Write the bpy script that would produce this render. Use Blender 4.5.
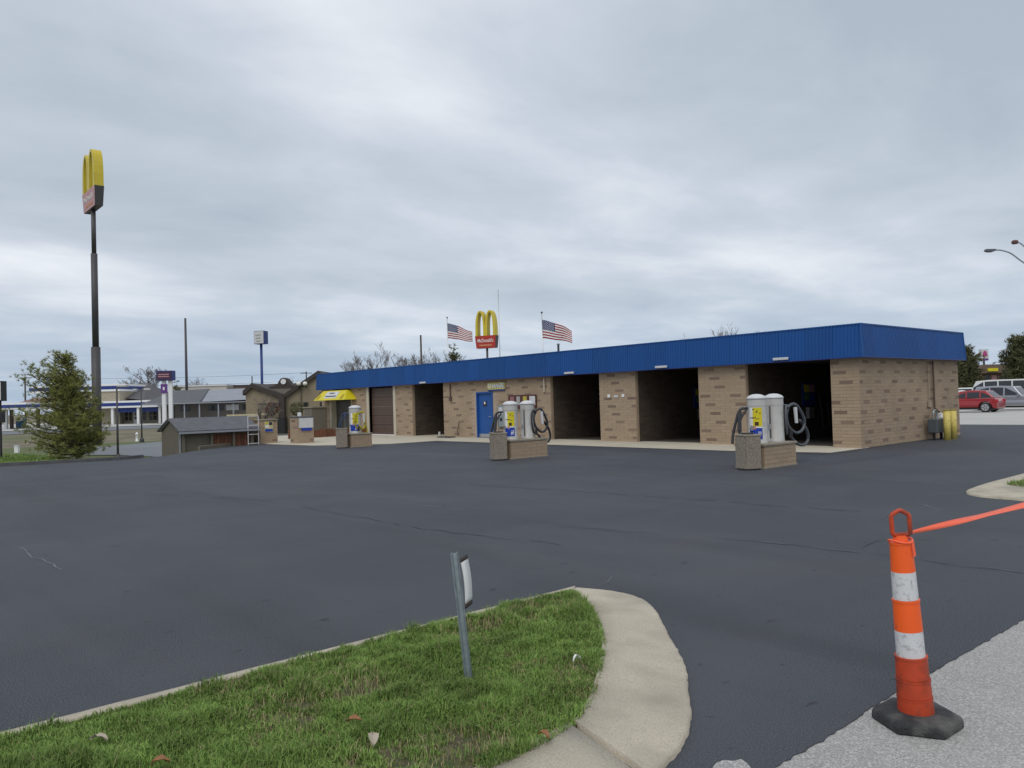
import bpy, bmesh, math, random
import numpy as np
from mathutils import Vector, Matrix
random.seed(7); rng = np.random.default_rng(7)
SC = bpy.context.scene
for o in list(bpy.data.objects): bpy.data.objects.remove(o)
COL = SC.collection
PI = math.pi

# ------------------------------------------------------------------ camera
# World frame: car wash facade on the plane y = 0, near corner at the origin, +x to the street, +y behind.
F = 780.0; CH = 1.72; PITCH = math.radians(1.2); ROLL = math.radians(1.65)
TH = math.radians(131.2)
uo = Vector((math.cos(TH), math.sin(TH), 0)); vo = Vector((uo.y, -uo.x, 0)); AO = Vector((10.249, 23.014, 0))
def tonew(v): return Vector((-v.dot(uo), v.dot(vo), v.z))
_f = Vector((0, math.cos(PITCH), math.sin(PITCH))); _r = Vector((1, 0, 0)); _u = _r.cross(_f)
_c, _s = math.cos(ROLL), math.sin(ROLL)
CU = tonew(_c*_u + _s*_r); CR = tonew(_c*_r - _s*_u); CF = tonew(_f)
CP = tonew(Vector((0, 0, CH)) - AO)
cam = bpy.data.cameras.new('camera'); co = bpy.data.objects.new('camera', cam); COL.objects.link(co)
m = Matrix((CR, CU, -CF)).transposed().to_4x4(); m.translation = CP; co.matrix_world = m
cam.sensor_width = 36; cam.lens = 36*F/1024; cam.clip_end = 8000; cam.clip_start = 0.05
SC.camera = co
def ray(px, py): return CR*((px-512)/F) - CU*((py-384)/F) + CF
def gnd(px, py, z=0.0):
    d = ray(px, py); return CP + d*((z-CP.z)/d.z)
def at(px, py, D): return CP + ray(px, py)*D        # D = depth in metres along the view axis

# ------------------------------------------------------------------ sky and light
SUN_EL, SUN_AZ = math.radians(52), math.radians(150)   # compass bearing of the sun in this frame (from +y, clockwise)
w = bpy.data.worlds.new('World'); SC.world = w; w.use_nodes = True
nt = w.node_tree; nt.nodes.clear()
def N(t, **k):
    n = nt.nodes.new(t)
    for a, b in k.items(): setattr(n, a, b)
    return n
def L(a, b): nt.links.new(a, b)
out = N('ShaderNodeOutputWorld'); bg = N('ShaderNodeBackground'); bg.inputs[1].default_value = 0.1; L(bg.outputs[0], out.inputs[0])
sky = N('ShaderNodeTexSky', sky_type='NISHITA', sun_disc=False); sky.sun_elevation = SUN_EL; sky.sun_rotation = SUN_AZ
tc = N('ShaderNodeTexCoord'); sp = N('ShaderNodeSeparateXYZ'); L(tc.outputs['Generated'], sp.inputs[0])
def M(op, a, b=None, c=None):
    n = N('ShaderNodeMath', operation=op)
    for i, x in enumerate((a, b, c)):
        if x is None: continue
        if isinstance(x, (int, float)): n.inputs[i].default_value = x
        else: L(x, n.inputs[i])
    return n.outputs[0]
zc = M('MAXIMUM', sp.outputs[2], 0.0); den = M('ADD', zc, 0.11)
cx = M('DIVIDE', sp.outputs[0], den); cy = M('DIVIDE', sp.outputs[1], den)
cb = N('ShaderNodeCombineXYZ'); L(cx, cb.inputs[0]); L(cy, cb.inputs[1])
def noise(scale, detail, rough, dist, off):
    mp = N('ShaderNodeMapping'); mp.inputs['Location'].default_value = off; mp.inputs['Rotation'].default_value = (0, 0, 0.75); mp.inputs['Scale'].default_value = (1, 0.72, 1); L(cb.outputs[0], mp.inputs[0])
    n = N('ShaderNodeTexNoise'); n.inputs['Scale'].default_value = scale; n.inputs['Detail'].default_value = detail
    n.inputs['Roughness'].default_value = rough; n.inputs['Distortion'].default_value = dist; L(mp.outputs[0], n.inputs[0]); return n.outputs[0]
n1 = noise(0.62, 6, 0.47, 0.25, (3.1, 1.7, 0)); n2 = noise(1.9, 6, 0.58, 0.3, (8, 4, 0))
nn = M('ADD', M('MULTIPLY', n1, 0.76), M('MULTIPLY', n2, 0.24))
rp = N('ShaderNodeValToRGB'); L(nn, rp.inputs[0]); e = rp.color_ramp.elements
e[0].position = 0.36; e[0].color = (0.455, 0.52, 0.602, 1); e[1].position = 0.63; e[1].color = (0.87, 0.905, 0.955, 1)
x = e.new(0.50); x.color = (0.61, 0.67, 0.755, 1)
hz = N('ShaderNodeMapRange'); hz.interpolation_type = 'SMOOTHSTEP'; L(sp.outputs[2], hz.inputs[0]); hz.inputs[1].default_value = -0.01; hz.inputs[2].default_value = 0.17
hm = N('ShaderNodeMix', data_type='RGBA'); L(M('MULTIPLY', M('SUBTRACT', 1.0, hz.outputs[0]), M('SUBTRACT', 1.25, n2)), hm.inputs[0]); L(rp.outputs[0], hm.inputs[6]); hm.inputs[7].default_value = (0.38, 0.50, 0.66, 1)
sc10 = N('ShaderNodeVectorMath', operation='SCALE'); L(hm.outputs[2], sc10.inputs[0]); sc10.inputs[3].default_value = 10.0
mx = N('ShaderNodeMix', data_type='RGBA'); mx.inputs[0].default_value = 0.94; L(sky.outputs[0], mx.inputs[6]); L(sc10.outputs[0], mx.inputs[7]); L(mx.outputs[2], bg.inputs[0])
sun = bpy.data.lights.new('sun', 'SUN'); sun.energy = 1.3; sun.angle = math.radians(35); sun.color = (1, 0.965, 0.92)
so = bpy.data.objects.new('sun', sun); COL.objects.link(so)
sd = Vector((math.sin(SUN_AZ)*math.cos(SUN_EL), math.cos(SUN_AZ)*math.cos(SUN_EL), math.sin(SUN_EL)))
so.rotation_euler = sd.to_track_quat('Z', 'Y').to_euler(); so.location = (0, -20, 40)
SC.view_settings.view_transform = 'Standard'; SC.view_settings.look = 'None'; SC.view_settings.exposure = 0.0; SC.view_settings.gamma = 1
SC.render.resolution_x = 1024; SC.render.resolution_y = 768

# ------------------------------------------------------------------ materials
MATS = {}
def mat(name, col, rough=0.8, var=0.15, scale=4.0, bump=0.0, bscale=40.0, metal=0.0, spec=0.5, rand=0.0, island=0.0, speck=None, stain=None, coat=0.0, trans=0.0, emit=0.0):
    """procedural material: base colour with noise, optional per-object / per-island variation, speckle, stain and bump"""
    if name in MATS: return MATS[name]
    m = bpy.data.materials.new(name); m.use_nodes = True; t = m.node_tree; ns = t.nodes; p = ns['Principled BSDF']
    lk = t.links.new
    p.inputs['Roughness'].default_value = rough; p.inputs['Metallic'].default_value = metal; p.inputs['Specular IOR Level'].default_value = spec
    p.inputs['Coat Weight'].default_value = coat
    c = ns.new('ShaderNodeTexCoord'); co_ = c.outputs['Object']
    nz = ns.new('ShaderNodeTexNoise'); nz.inputs['Scale'].default_value = scale; nz.inputs['Detail'].default_value = 5; lk(co_, nz.inputs[0])
    mr = ns.new('ShaderNodeMapRange'); lk(nz.outputs[0], mr.inputs[0]); mr.inputs[1].default_value = 0.25; mr.inputs[2].default_value = 0.75; mr.inputs[3].default_value = 1-var; mr.inputs[4].default_value = 1+var
    fac = mr.outputs[0]
    def mul(a, b):
        q = ns.new('ShaderNodeMath'); q.operation = 'MULTIPLY'; lk(a, q.inputs[0]); lk(b, q.inputs[1]); return q.outputs[0]
    def rnd(sock, amt):
        r = ns.new('ShaderNodeMapRange'); lk(sock, r.inputs[0]); r.inputs[3].default_value = 1-amt; r.inputs[4].default_value = 1+amt; return r.outputs[0]
    if rand: oi = ns.new('ShaderNodeObjectInfo'); fac = mul(fac, rnd(oi.outputs['Random'], rand))
    if island: g = ns.new('ShaderNodeNewGeometry'); fac = mul(fac, rnd(g.outputs['Random Per Island'], island))
    v = ns.new('ShaderNodeVectorMath'); v.operation = 'SCALE'; v.inputs[0].default_value = col[:3]; lk(fac, v.inputs[3]); colour = v.outputs[0]
    def over(colour, scale_, lo, hi, c2, amt, detail=3):
        q = ns.new('ShaderNodeTexNoise'); q.inputs['Scale'].default_value = scale_; q.inputs['Detail'].default_value = detail; lk(co_, q.inputs[0])
        r = ns.new('ShaderNodeMapRange'); r.clamp = True; lk(q.outputs[0], r.inputs[0]); r.inputs[1].default_value = lo; r.inputs[2].default_value = hi; r.inputs[3].default_value = 0; r.inputs[4].default_value = amt
        x = ns.new('ShaderNodeMix'); x.data_type = 'RGBA'; lk(r.outputs[0], x.inputs[0]); lk(colour, x.inputs[6]); x.inputs[7].default_value = (*c2, 1); return x.outputs[2]
    if speck: colour = over(colour, *speck)
    if stain: colour = over(colour, *stain)
    lk(colour, p.inputs['Base Color'])
    if bump:
        b = ns.new('ShaderNodeTexNoise'); b.inputs['Scale'].default_value = bscale; b.inputs['Detail'].default_value = 4; lk(co_, b.inputs[0])
        bb = ns.new('ShaderNodeBump'); bb.inputs['Strength'].default_value = bump; bb.inputs['Distance'].default_value = 0.02; lk(b.outputs[0], bb.inputs['Height']); lk(bb.outputs[0], p.inputs['Normal'])
    if trans: p.inputs['Transmission Weight'].default_value = trans
    if emit: lk(colour, p.inputs['Emission Color']); p.inputs['Emission Strength'].default_value = emit
    MATS[name] = m; return m
G = lambda v: (v, v, v)
m_lot = mat('sealed asphalt', (0.033, 0.0365, 0.045), 0.7, 0.30, 0.16, 0.55, 130, spec=0.38, speck=(115, 0.46, 0.64, (0.130, 0.138, 0.156), 0.85, 5), stain=(0.55, 0.46, 0.72, (0.078, 0.083, 0.094), 0.6, 10))
def streaks(m, layers):
    t = m.node_tree; p = t.nodes['Principled BSDF']; src = p.inputs['Base Color'].links[0].from_socket
    for (sc, rot, lo, hi, c, amt, det) in layers:
        tc_ = t.nodes.new('ShaderNodeTexCoord'); mp = t.nodes.new('ShaderNodeMapping'); mp.inputs['Scale'].default_value = sc; mp.inputs['Rotation'].default_value = (0, 0, rot); t.links.new(tc_.outputs['Object'], mp.inputs[0])
        nz = t.nodes.new('ShaderNodeTexNoise'); nz.inputs['Scale'].default_value = 1; nz.inputs['Detail'].default_value = det; nz.inputs['Distortion'].default_value = .4; t.links.new(mp.outputs[0], nz.inputs[0])
        r = t.nodes.new('ShaderNodeMapRange'); r.interpolation_type = 'SMOOTHSTEP'; t.links.new(nz.outputs[0], r.inputs[0]); r.inputs[1].default_value = lo; r.inputs[2].default_value = hi; r.inputs[3].default_value = 0; r.inputs[4].default_value = amt
        x = t.nodes.new('ShaderNodeMix'); x.data_type = 'RGBA'; t.links.new(r.outputs[0], x.inputs[0]); t.links.new(src, x.inputs[6]); x.inputs[7].default_value = (*c, 1); src = x.outputs[2]
    t.links.new(src, p.inputs['Base Color'])
streaks(m_lot, [((.10, 1.1, 1), .25, .50, .72, (.032, .034, .040), .40, 5), ((.9, .09, 1), .10, .52, .74, (.032, .034, .040), .30, 5), ((.16, .5, 1), -.5, .50, .72, (.080, .083, .092), .55, 8), ((.5, .4, 1), 0, .58, .74, (.080, .076, .078), .4, 6), ((7, 5, 1), 0, .66, .74, (.024, .025, .028), .8, 5)])
m_agg = mat('worn aggregate pavement', (0.36, 0.35, 0.33), 0.9, 0.16, 1.2, 0.6, 140, speck=(100, 0.48, 0.62, (0.60, 0.585, 0.56), 0.8, 3), stain=(105, 0.55, 0.68, (0.17, 0.165, 0.155), 0.7, 3))
m_conc = mat('concrete', (0.53, 0.47, 0.365), 0.9, 0.14, 1.6, 0.5, 110, speck=(110, 0.47, 0.66, (0.35, 0.305, 0.24), 0.75, 5), stain=(2.6, 0.47, 0.72, (0.30, 0.265, 0.205), 0.7, 9))
m_conc2 = mat('pale walkway concrete', (0.50, 0.45, 0.35), 0.9, 0.1, 0.8, 0.2, 60, stain=(1.2, 0.55, 0.8, (0.33, 0.30, 0.25), 0.6, 6))
m_concfar = mat('light lot concrete', (0.46, 0.45, 0.42), 0.9, 0.1, 0.3, 0.1, 40, stain=(0.6, 0.5, 0.8, (0.33, 0.32, 0.30), 0.5, 6))
m_soil = mat('lawn soil and thatch', (0.10, 0.085, 0.045), 0.95, 0.4, 9, 0.6, 60, stain=(6, 0.45, 0.6, (0.055, 0.085, 0.025), 0.8, 6))
m_lawn = mat('mown lawn', (0.095, 0.115, 0.035), 0.95, 0.35, 0.6, 0.9, 14, stain=(0.25, 0.5, 0.7, (0.13, 0.13, 0.05), 0.6, 6))
m_bank = mat('dry grass bank', (0.17, 0.145, 0.095), 0.95, 0.35, 0.4, 0.9, 6, stain=(0.12, 0.5, 0.65, (0.10, 0.125, 0.045), 0.7, 6))
m_road = mat('side road asphalt', (0.17, 0.18, 0.19), 0.85, 0.12, 0.3, 0.2, 40)
m_mortar = mat('mortar', (0.40, 0.32, 0.245), 0.95, 0.1, 3, 0.2, 50)
m_brick = mat('tan brick', (0.395, 0.297, 0.205), 0.9, 0.07, 6, 0.5, 60, rand=0.06, island=0.05, spec=0.25)
m_brickj = mat('tan brick run', (0.395, 0.297, 0.205), 0.9, 0.09, .8, 0.5, 60, island=0.06, spec=0.25, stain=(.7, .55, .78, (.27, .20, .14), .45, 8))
m_brickd = mat('brown flash brick', (0.232, 0.168, 0.125), 0.9, 0.10, 6, 0.5, 60, rand=0.15, island=0.12, spec=0.25)
m_inbrick = mat('shade darkened bay brick', (0.085, 0.064, 0.049), 0.8, 0.2, 2, 0.4, 60, island=0.15, spec=0.3)  # brick colour darkened to carry the shade inside the bays
m_bayfloor = mat('shade darkened bay floor', (0.085, 0.075, 0.062), 0.7, 0.25, 1.5, 0.2, 40)  # floor colour darkened to carry the shade deeper in the bays
m_inner = mat('shade darkened bay wall', (0.060, 0.050, 0.041), 0.85, 0.2, 1.2, 0.1, 20)  # bay shade put into the colour of back wall, ceiling and side sheets
m_bluep = mat('blue metal siding', (0.004, 0.070, 0.262), 0.46, 0.06, 0.6, 0, spec=0.4, rand=0.09, stain=(1.3, .52, .8, (.012, .075, .24), .5, 6))
m_blued = mat('blue door paint', (0.007, 0.075, 0.29), 0.5, 0.08, 2, 0)
m_ghost = mat('unfaded blue under old letters', (0.0055, 0.056, 0.189), 0.55, 0.05, 2)
m_cream = mat('cream painted trim', (0.52, 0.47, 0.37), 0.6, 0.06, 3)
m_brown = mat('brown door enamel', (0.10, 0.062, 0.048), 0.5, 0.08, 3)
m_shut = mat('dark grey shutter', (0.10, 0.10, 0.092), 0.6, 0.08, 3)
m_yel = mat('yellow vinyl', (0.66, 0.55, 0.012), 0.5, 0.08, 2)
m_yelb = mat('yellow bollard paint', (0.62, 0.50, 0.13), 0.55, 0.10, 4, stain=(9, 0.58, 0.72, (0.30, 0.22, 0.06), 0.7, 5))
m_white = mat('white paint', (0.78, 0.78, 0.76), 0.5, 0.05, 5)
m_offw = mat('off white plastic', (0.60, 0.60, 0.60), 0.4, 0.06, 5)
m_steel = mat('brushed steel', (0.50, 0.50, 0.50), 0.38, 0.08, 12, metal=0.75)
m_can = mat('vacuum canister enamel', (0.54, 0.52, 0.485), 0.38, 0.06, 6, metal=0.25, stain=(5, 0.55, 0.75, (0.24, 0.23, 0.22), 0.5, 5))
m_galv = mat('galvanised steel', (0.30, 0.35, 0.37), 0.5, 0.2, 20, metal=0.55, stain=(14, 0.55, 0.75, (0.17, 0.20, 0.20), 0.7, 4))
m_black = mat('black plastic', (0.018, 0.018, 0.02), 0.5, 0.1, 6)
m_rubber = mat('recycled rubber', (0.028, 0.029, 0.030), 0.8, 0.25, 12, 0.6, 70, stain=(9, 0.46, 0.70, (0.15, 0.143, 0.13), 0.7, 8))
m_hose = mat('grey vacuum hose', (0.085, 0.092, 0.105), 0.55, 0.1, 20)
m_hosed = mat('black vacuum hose', (0.028, 0.03, 0.035), 0.55, 0.1, 20)
m_exagg = mat('exposed aggregate panel', (0.27, 0.225, 0.175), 0.95, 0.15, 8, 1.0, 70, speck=(48, 0.5, 0.6, (0.42, 0.37, 0.31), 0.8, 2), stain=(60, 0.55, 0.63, (0.10, 0.08, 0.06), 0.8, 2))
m_bcap = mat('island cap concrete', (0.26, 0.225, 0.175), 0.9, 0.2, 3, 0.3, 50)
m_orange = mat('orange plastic', (0.90, 0.115, 0.012), 0.42, 0.05, 8, stain=(16, 0.60, 0.72, (0.25, 0.05, 0.02), 0.6, 6))
m_oranged = mat('grimy orange plastic', (0.50, 0.055, 0.014), 0.5, 0.15, 8, stain=(9, 0.46, 0.70, (0.10, 0.03, 0.018), 0.85, 8))
m_refl = mat('scuffed reflective sheeting', (0.62, 0.62, 0.62), 0.4, 0.05, 8, stain=(38, 0.54, 0.70, (0.22, 0.215, 0.21), 0.6, 9))
m_tape = mat('orange flagging tape', (0.92, 0.125, 0.045), 0.45, 0.04, 6)
m_scuff = mat('black scuff', (0.02, 0.015, 0.012), 0.8, 0.3, 10)
m_bark = mat('bark', (0.075, 0.058, 0.045), 0.95, 0.25, 6)
m_twig = mat('bare twigs', (0.17, 0.148, 0.135), 0.95, 0.2, 3)
m_glass = mat('dark window glass', (0.018, 0.021, 0.025), 0.12, 0.1, 2, spec=0.7)
m_tyre = mat('tyre rubber', (0.02, 0.02, 0.021), 0.85, 0.1, 8)
m_pole = mat('dark painted pole', (0.062, 0.058, 0.060), 0.55, 0.1, 1.0)
m_archy = mat('yellow sign acrylic', (0.60, 0.47, 0.035), 0.45, 0.08, 1.5)
m_red = mat('faded red sign face', (0.42, 0.035, 0.022), 0.5, 0.10, 1.5)
m_pink = mat('sun bleached pink sign face', (0.47, 0.24, 0.25), 0.5, 0.10, 1.5)
m_shingle = mat('grey roof shingles', (0.115, 0.118, 0.128), 0.95, 0.15, 3, 0.4, 12)
m_shingle2 = mat('pale grey metal roof', (0.27, 0.285, 0.315), 0.7, 0.08, 1, 0.1, 6)
m_roofred = mat('red brown roof', (0.24, 0.135, 0.125), 0.9, 0.1, 1)
m_taupe = mat('taupe siding', (0.150, 0.132, 0.100), 0.85, 0.08, 2)
m_beige = mat('beige siding', (0.275, 0.222, 0.152), 0.85, 0.06, 0.6)
m_trim = mat('dark brown trim', (0.055, 0.043, 0.038), 0.8, 0.1, 2)
m_wood = mat('red brown boards', (0.155, 0.062, 0.034), 0.85, 0.25, 4, rand=0.2)
m_navy = mat('navy stripe', (0.012, 0.035, 0.19), 0.5, 0.06, 1)
m_redcar = mat('red car paint', (0.30, 0.010, 0.014), 0.3, 0.03, 1, coat=0.8)
m_silver = mat('silver car paint', (0.33, 0.34, 0.37), 0.32, 0.03, 1, metal=0.5, coat=0.6)
m_whitecar = mat('white car paint', (0.68, 0.68, 0.66), 0.35, 0.03, 1, coat=0.6)
m_rim = mat('alloy rim', (0.48, 0.49, 0.5), 0.35, 0.05, 5, metal=0.7)
m_tail = mat('tail lamp red', (0.40, 0.01, 0.012), 0.25, 0.03, 3)
m_lampw = mat('lamp lens', (0.8, 0.78, 0.7), 0.3, 0.03, 3)
m_blue2 = mat('blue print', (0.01, 0.045, 0.36), 0.45, 0.05, 3)
m_flagr = mat('flag red', (0.30, 0.010, 0.025), 0.8, 0.06, 3)
m_flagb = mat('flag navy', (0.024, 0.035, 0.13), 0.8, 0.06, 3)
m_purple = mat('purple print', (0.13, 0.045, 0.22), 0.5, 0.05, 3)
m_pinkbell = mat('magenta print', (0.45, 0.06, 0.20), 0.5, 0.05, 3)
m_leaf = mat('dry leaf', (0.28, 0.13, 0.055), 0.8, 0.2, 30)
m_crack = mat('grey crack filler', (0.145, 0.147, 0.152), 0.9, 0.3, 6)
m_seam = mat('dark sealer seam', (0.036, 0.038, 0.045), 0.75, 0.3, 3)
m_seamgap = m_seam

# ------------------------------------------------------------------ mesh helpers
class MB:
    def __init__(s): s.v = []; s.f = []; s.mi = []; s.cur = 0
    def add(s, vs, fs):
        b = len(s.v); s.v += [tuple(q) for q in vs]; s.f += [tuple(b+i for i in f) for f in fs]; s.mi += [s.cur]*len(fs); return s
    def box(s, x0, x1, y0, y1, z0, z1):
        return s.add([(x0,y0,z0),(x1,y0,z0),(x1,y1,z0),(x0,y1,z0),(x0,y0,z1),(x1,y0,z1),(x1,y1,z1),(x0,y1,z1)],
                     [(0,3,2,1),(4,5,6,7),(0,1,5,4),(1,2,6,5),(2,3,7,6),(3,0,4,7)])
    def prism(s, pts, z0, z1):
        n = len(pts); return s.add([(p[0],p[1],z0) for p in pts]+[(p[0],p[1],z1) for p in pts],
            [tuple(range(n-1,-1,-1)), tuple(range(n,2*n))]+[(i,(i+1)%n,n+(i+1)%n,n+i) for i in range(n)])
    def extr(s, pts, y0, y1):            # polygon in (x,z) extruded along y
        n = len(pts); return s.add([(p[0],y0,p[1]) for p in pts]+[(p[0],y1,p[1]) for p in pts],
            [tuple(range(n)), tuple(range(2*n-1,n-1,-1))]+[((i+1)%n,i,n+i,n+(i+1)%n) for i in range(n)])
    def lathe(s, prof, n=20, c=(0,0,0), caps=True):
        b = []
        for r, z in prof:
            for k in range(n): a = 2*PI*k/n; b.append((c[0]+r*math.cos(a), c[1]+r*math.sin(a), c[2]+z))
        fs = [(j*n+k, j*n+(k+1)%n, (j+1)*n+(k+1)%n, (j+1)*n+k) for j in range(len(prof)-1) for k in range(n)]
        if caps: fs += [tuple(range(n-1,-1,-1)), tuple(range((len(prof)-1)*n, len(prof)*n))]
        return s.add(b, fs)
    def tube(s, path, r, n=8, caps=True, up0=None):
        path = [Vector(p) for p in path]; rs = r if isinstance(r, (list, tuple)) else [r]*len(path)
        vs = []; up = Vector(up0) if up0 else None
        for i, p in enumerate(path):
            d = (path[min(i+1,len(path)-1)]-path[max(i-1,0)]); d = d.normalized() if d.length else Vector((0,0,1))
            if up is None: up = Vector((0,0,1)) if abs(d.z) < .9 else Vector((1,0,0))
            a = d.cross(up); a = a.normalized() if a.length > 1e-6 else d.orthogonal().normalized(); b_ = d.cross(a).normalized(); up = -b_ if False else up
            for k in range(n):
                t = 2*PI*k/n; vs.append(p+(a*math.cos(t)+b_*math.sin(t))*rs[i])
        fs = [(j*n+k, (j+1)*n+k, (j+1)*n+(k+1)%n, j*n+(k+1)%n) for j in range(len(path)-1) for k in range(n)]
        if caps: fs += [tuple(range(n)), tuple(range(len(path)*n-1, (len(path)-1)*n-1, -1))]
        return s.add(vs, fs)
    def quad(s, a, b, c, d): return s.add([a,b,c,d], [(0,1,2,3)])
    def build(s, name, mats, parent=None, smooth=False, loc=None):
        me = bpy.data.meshes.new(name); me.from_pydata(s.v, [], s.f); me.update()
        if not isinstance(mats, (list, tuple)): mats = [mats]
        for q in mats: me.materials.append(q)
        if len(mats) > 1: me.polygons.foreach_set('material_index', s.mi)
        if smooth: me.polygons.foreach_set('use_smooth', [True]*len(me.polygons))
        return link(name, me, parent, loc)
def link(name, me, parent=None, loc=None):
    o = bpy.data.objects.new(name, me); COL.objects.link(o); o.parent = parent
    if loc is not None: o.location = loc
    return o
def tag(o, label, cat, group=None):
    o['label'] = label; o['category'] = cat
    if group: o['group'] = group
    return o
def thing(name, label, cat, loc=(0,0,0), rz=0, group=None):
    o = bpy.data.objects.new(name, None); COL.objects.link(o); o.location = loc; o.rotation_euler = (0,0,rz); o.empty_display_size = 0.2
    return tag(o, label, cat, group)
def struct(o): o['kind'] = 'structure'; return o
def stuff(o): o['kind'] = 'stuff'; return o
def bevel(o, wd, seg=2, ang=35):
    b = o.modifiers.new('bevel', 'BEVEL'); b.width = wd; b.segments = seg; b.limit_method = 'ANGLE'; b.angle_limit = math.radians(ang); return o
def copy_tree(o, parent=None):
    c = o.copy(); COL.objects.link(c); c.parent = parent
    for ch in list(o.children): copy_tree(ch, c)
    return c
def text(body, size, extrude, mtl, parent, mtx, name='lettering', align='CENTER', sx=1.0):
    cu = bpy.data.curves.new('t', 'FONT'); cu.body = body; cu.size = size; cu.extrude = extrude; cu.align_x = align; cu.align_y = 'CENTER'; cu.resolution_u = 3; cu.offset = size*0.012
    t = bpy.data.objects.new('t', cu); COL.objects.link(t); bpy.context.view_layer.update()
    me = bpy.data.meshes.new_from_object(t.evaluated_get(bpy.context.evaluated_depsgraph_get())); bpy.data.objects.remove(t)
    me.materials.clear(); me.materials.append(mtl)
    for v in me.vertices: v.co.x *= sx
    o = link(name, me, parent); o.matrix_local = mtx; return o
def face_m(loc, nrm):      # text plane at loc facing the horizontal direction nrm
    n = Vector(nrm).normalized(); zx = Vector((0,0,1)); xx = zx.cross(n); mm = Matrix((xx, zx, n)).transposed().to_4x4(); mm.translation = Vector(loc); return mm
def smooth_path(pts, n=6):
    P = [Vector(p) for p in pts]; out = []
    for i in range(len(P)-1):
        p0, p1, p2, p3 = P[max(i-1,0)], P[i], P[i+1], P[min(i+2,len(P)-1)]
        for k in range(n):
            t = k/n; out.append(0.5*((2*p1)+(p2-p0)*t+(2*p0-5*p1+4*p2-p3)*t*t+(3*p1-p0-3*p2+p3)*t**3))
    return out+[P[-1]]
def sstep(a, b, x):
    t = np.clip((x-a)/(b-a), 0, 1); return t*t*(3-2*t)

# ------------------------------------------------------------------ terrain
def edge_x(y):   # the lot's left edge
    return np.interp(y, [-60, -18.6, -15.1, -13.4, -11.1, -9.0, -7.9, -7.0, 14, 20], [-21.6, -20.45, -19.6, -20.3, -23.0, -24.6, -26.6, -36, -36, -36])
def T(x, y):
    x = np.asarray(x, float); y = np.asarray(y, float)
    d = np.maximum(edge_x(y)-x, 0)
    dd = np.maximum(-20.5-x, 0)
    z = -0.06 - np.where(d > 0, 1, 0)*(0.018*np.minimum(dd, 40)) + sstep(41, 62, dd)*0.80*np.where(d > 0, 1, 0)
    dip = np.exp(-((x+26.6)/4.2)**2-((y+8.3)/4.6)**2)
    z = z - 1.15*dip*sstep(0.2, 2.0, d)
    return z
def Tz(p): return float(T(p[0], p[1]))
xs = np.concatenate([[-3500,-1200,-500,-300,-220], np.arange(-180,-60,4.0), np.arange(-60,-14,0.8), np.arange(-14,40,4.0), [60,120,300,1000,3500]])
ys = np.concatenate([[-3500,-1000,-300,-120,-70], np.arange(-50,-24,3.0), np.arange(-24,4,0.7), np.arange(4,120,4.0), [140,180,260,500,1200,3500]])
XX, YY = np.meshgrid(xs, ys); ZZ = T(XX, YY)
nx, ny = len(xs), len(ys)
g = MB(); g.v = [tuple(q) for q in np.stack([XX.ravel(), YY.ravel(), ZZ.ravel()], 1).tolist()]
for j in range(ny-1):
    for i in range(nx-1):
        g.f.append((j*nx+i, j*nx+i+1, (j+1)*nx+i+1, (j+1)*nx+i)); xm = (xs[i]+xs[i+1])/2
        g.mi.append(1 if xm < -56 else 0)
ground = struct(g.build('ground', [m_lawn, m_bank], smooth=True))

# asphalt lot (sealed, with a ragged street edge)
def jag(pts, step, amp, seed):
    r = random.Random(seed); out_ = []
    for i in range(len(pts)-1):
        a, b = Vector(pts[i]), Vector(pts[i+1]); n = max(1, int((b-a).length/step))
        for k in range(n):
            p = a.lerp(b, k/n); q = Vector((-(b-a).y, (b-a).x)).normalized()*r.uniform(-amp, amp); out_.append((p.x+q.x, p.y+q.y))
    return out_+[tuple(pts[-1])]
left = [(float(edge_x(yy)), yy) for yy in (-45, -30, -18.6, -16.8, -15.1, -14.2, -13.4, -12.2, -11.1, -10, -9.0, -8.4)]
street_edge = jag([(8.62, -7), (8.64, -12), (8.66, -16.5), (8.6, -18.5), (8.62, -19.2), (8.58, -19.9), (8.45, -20.6), (8.4, -45)], 0.04, 0.008, 3)
lot_pts = [(8.62, 16.5)] + street_edge + left + [(-26.5, -7.75), (-36, -7.7), (-36, 16.5)]
lot = MB(); lot.prism(lot_pts[::-1], -0.15, 0.0)
lot = struct(lot.build('parking_lot', m_lot))
st = MB(); st.prism([(8.1, -90), (40, -90), (40, 90), (8.1, 90)], -0.12, -0.006); street = struct(st.build('street', m_agg))
cl = MB(); cl.prism([(-60, 16.5), (30, 16.5), (30, 75), (-60, 75)], -0.2, 0.012); struct(cl.build('concrete_parking_area', m_concfar))
# cracks and seams: thin strips 4 mm above the asphalt
def strip(pts_px, wd, mtl, name, seed, step=0.22, amp=0.05, lift=0.004):
    r = random.Random(seed); P = [gnd(*q) for q in pts_px]; P = [(p.x, p.y) for p in P]; J = jag(P, step, amp, seed); b = MB()
    for i in range(len(J)-1):
        a, c = Vector(J[i]), Vector(J[i+1]); d = (c-a).normalized(); q = Vector((-d.y, d.x)); w0 = wd*r.uniform(.35, 1.15); w1 = wd*r.uniform(.35, 1.15)
        if r.random() < 0.16: continue
        b.add([(a.x-q.x*w0, a.y-q.y*w0, lift), (a.x+q.x*w0, a.y+q.y*w0, lift), (c.x+q.x*w1, c.y+q.y*w1, lift), (c.x-q.x*w1, c.y-q.y*w1, lift)], [(3,2,1,0)])
    return b.build(name, mtl, lot)
strip([(420, 505), (440, 507.5), (462, 510)], 0.022, m_crack, 'crack', 1)
strip([(668, 481), (690, 477), (734, 471)], 0.014, m_crack, 'crack', 2)
strip([(755, 541), (790, 545), (860, 553)], 0.008, m_crack, 'crack', 3, lift=0.0065)
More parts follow.
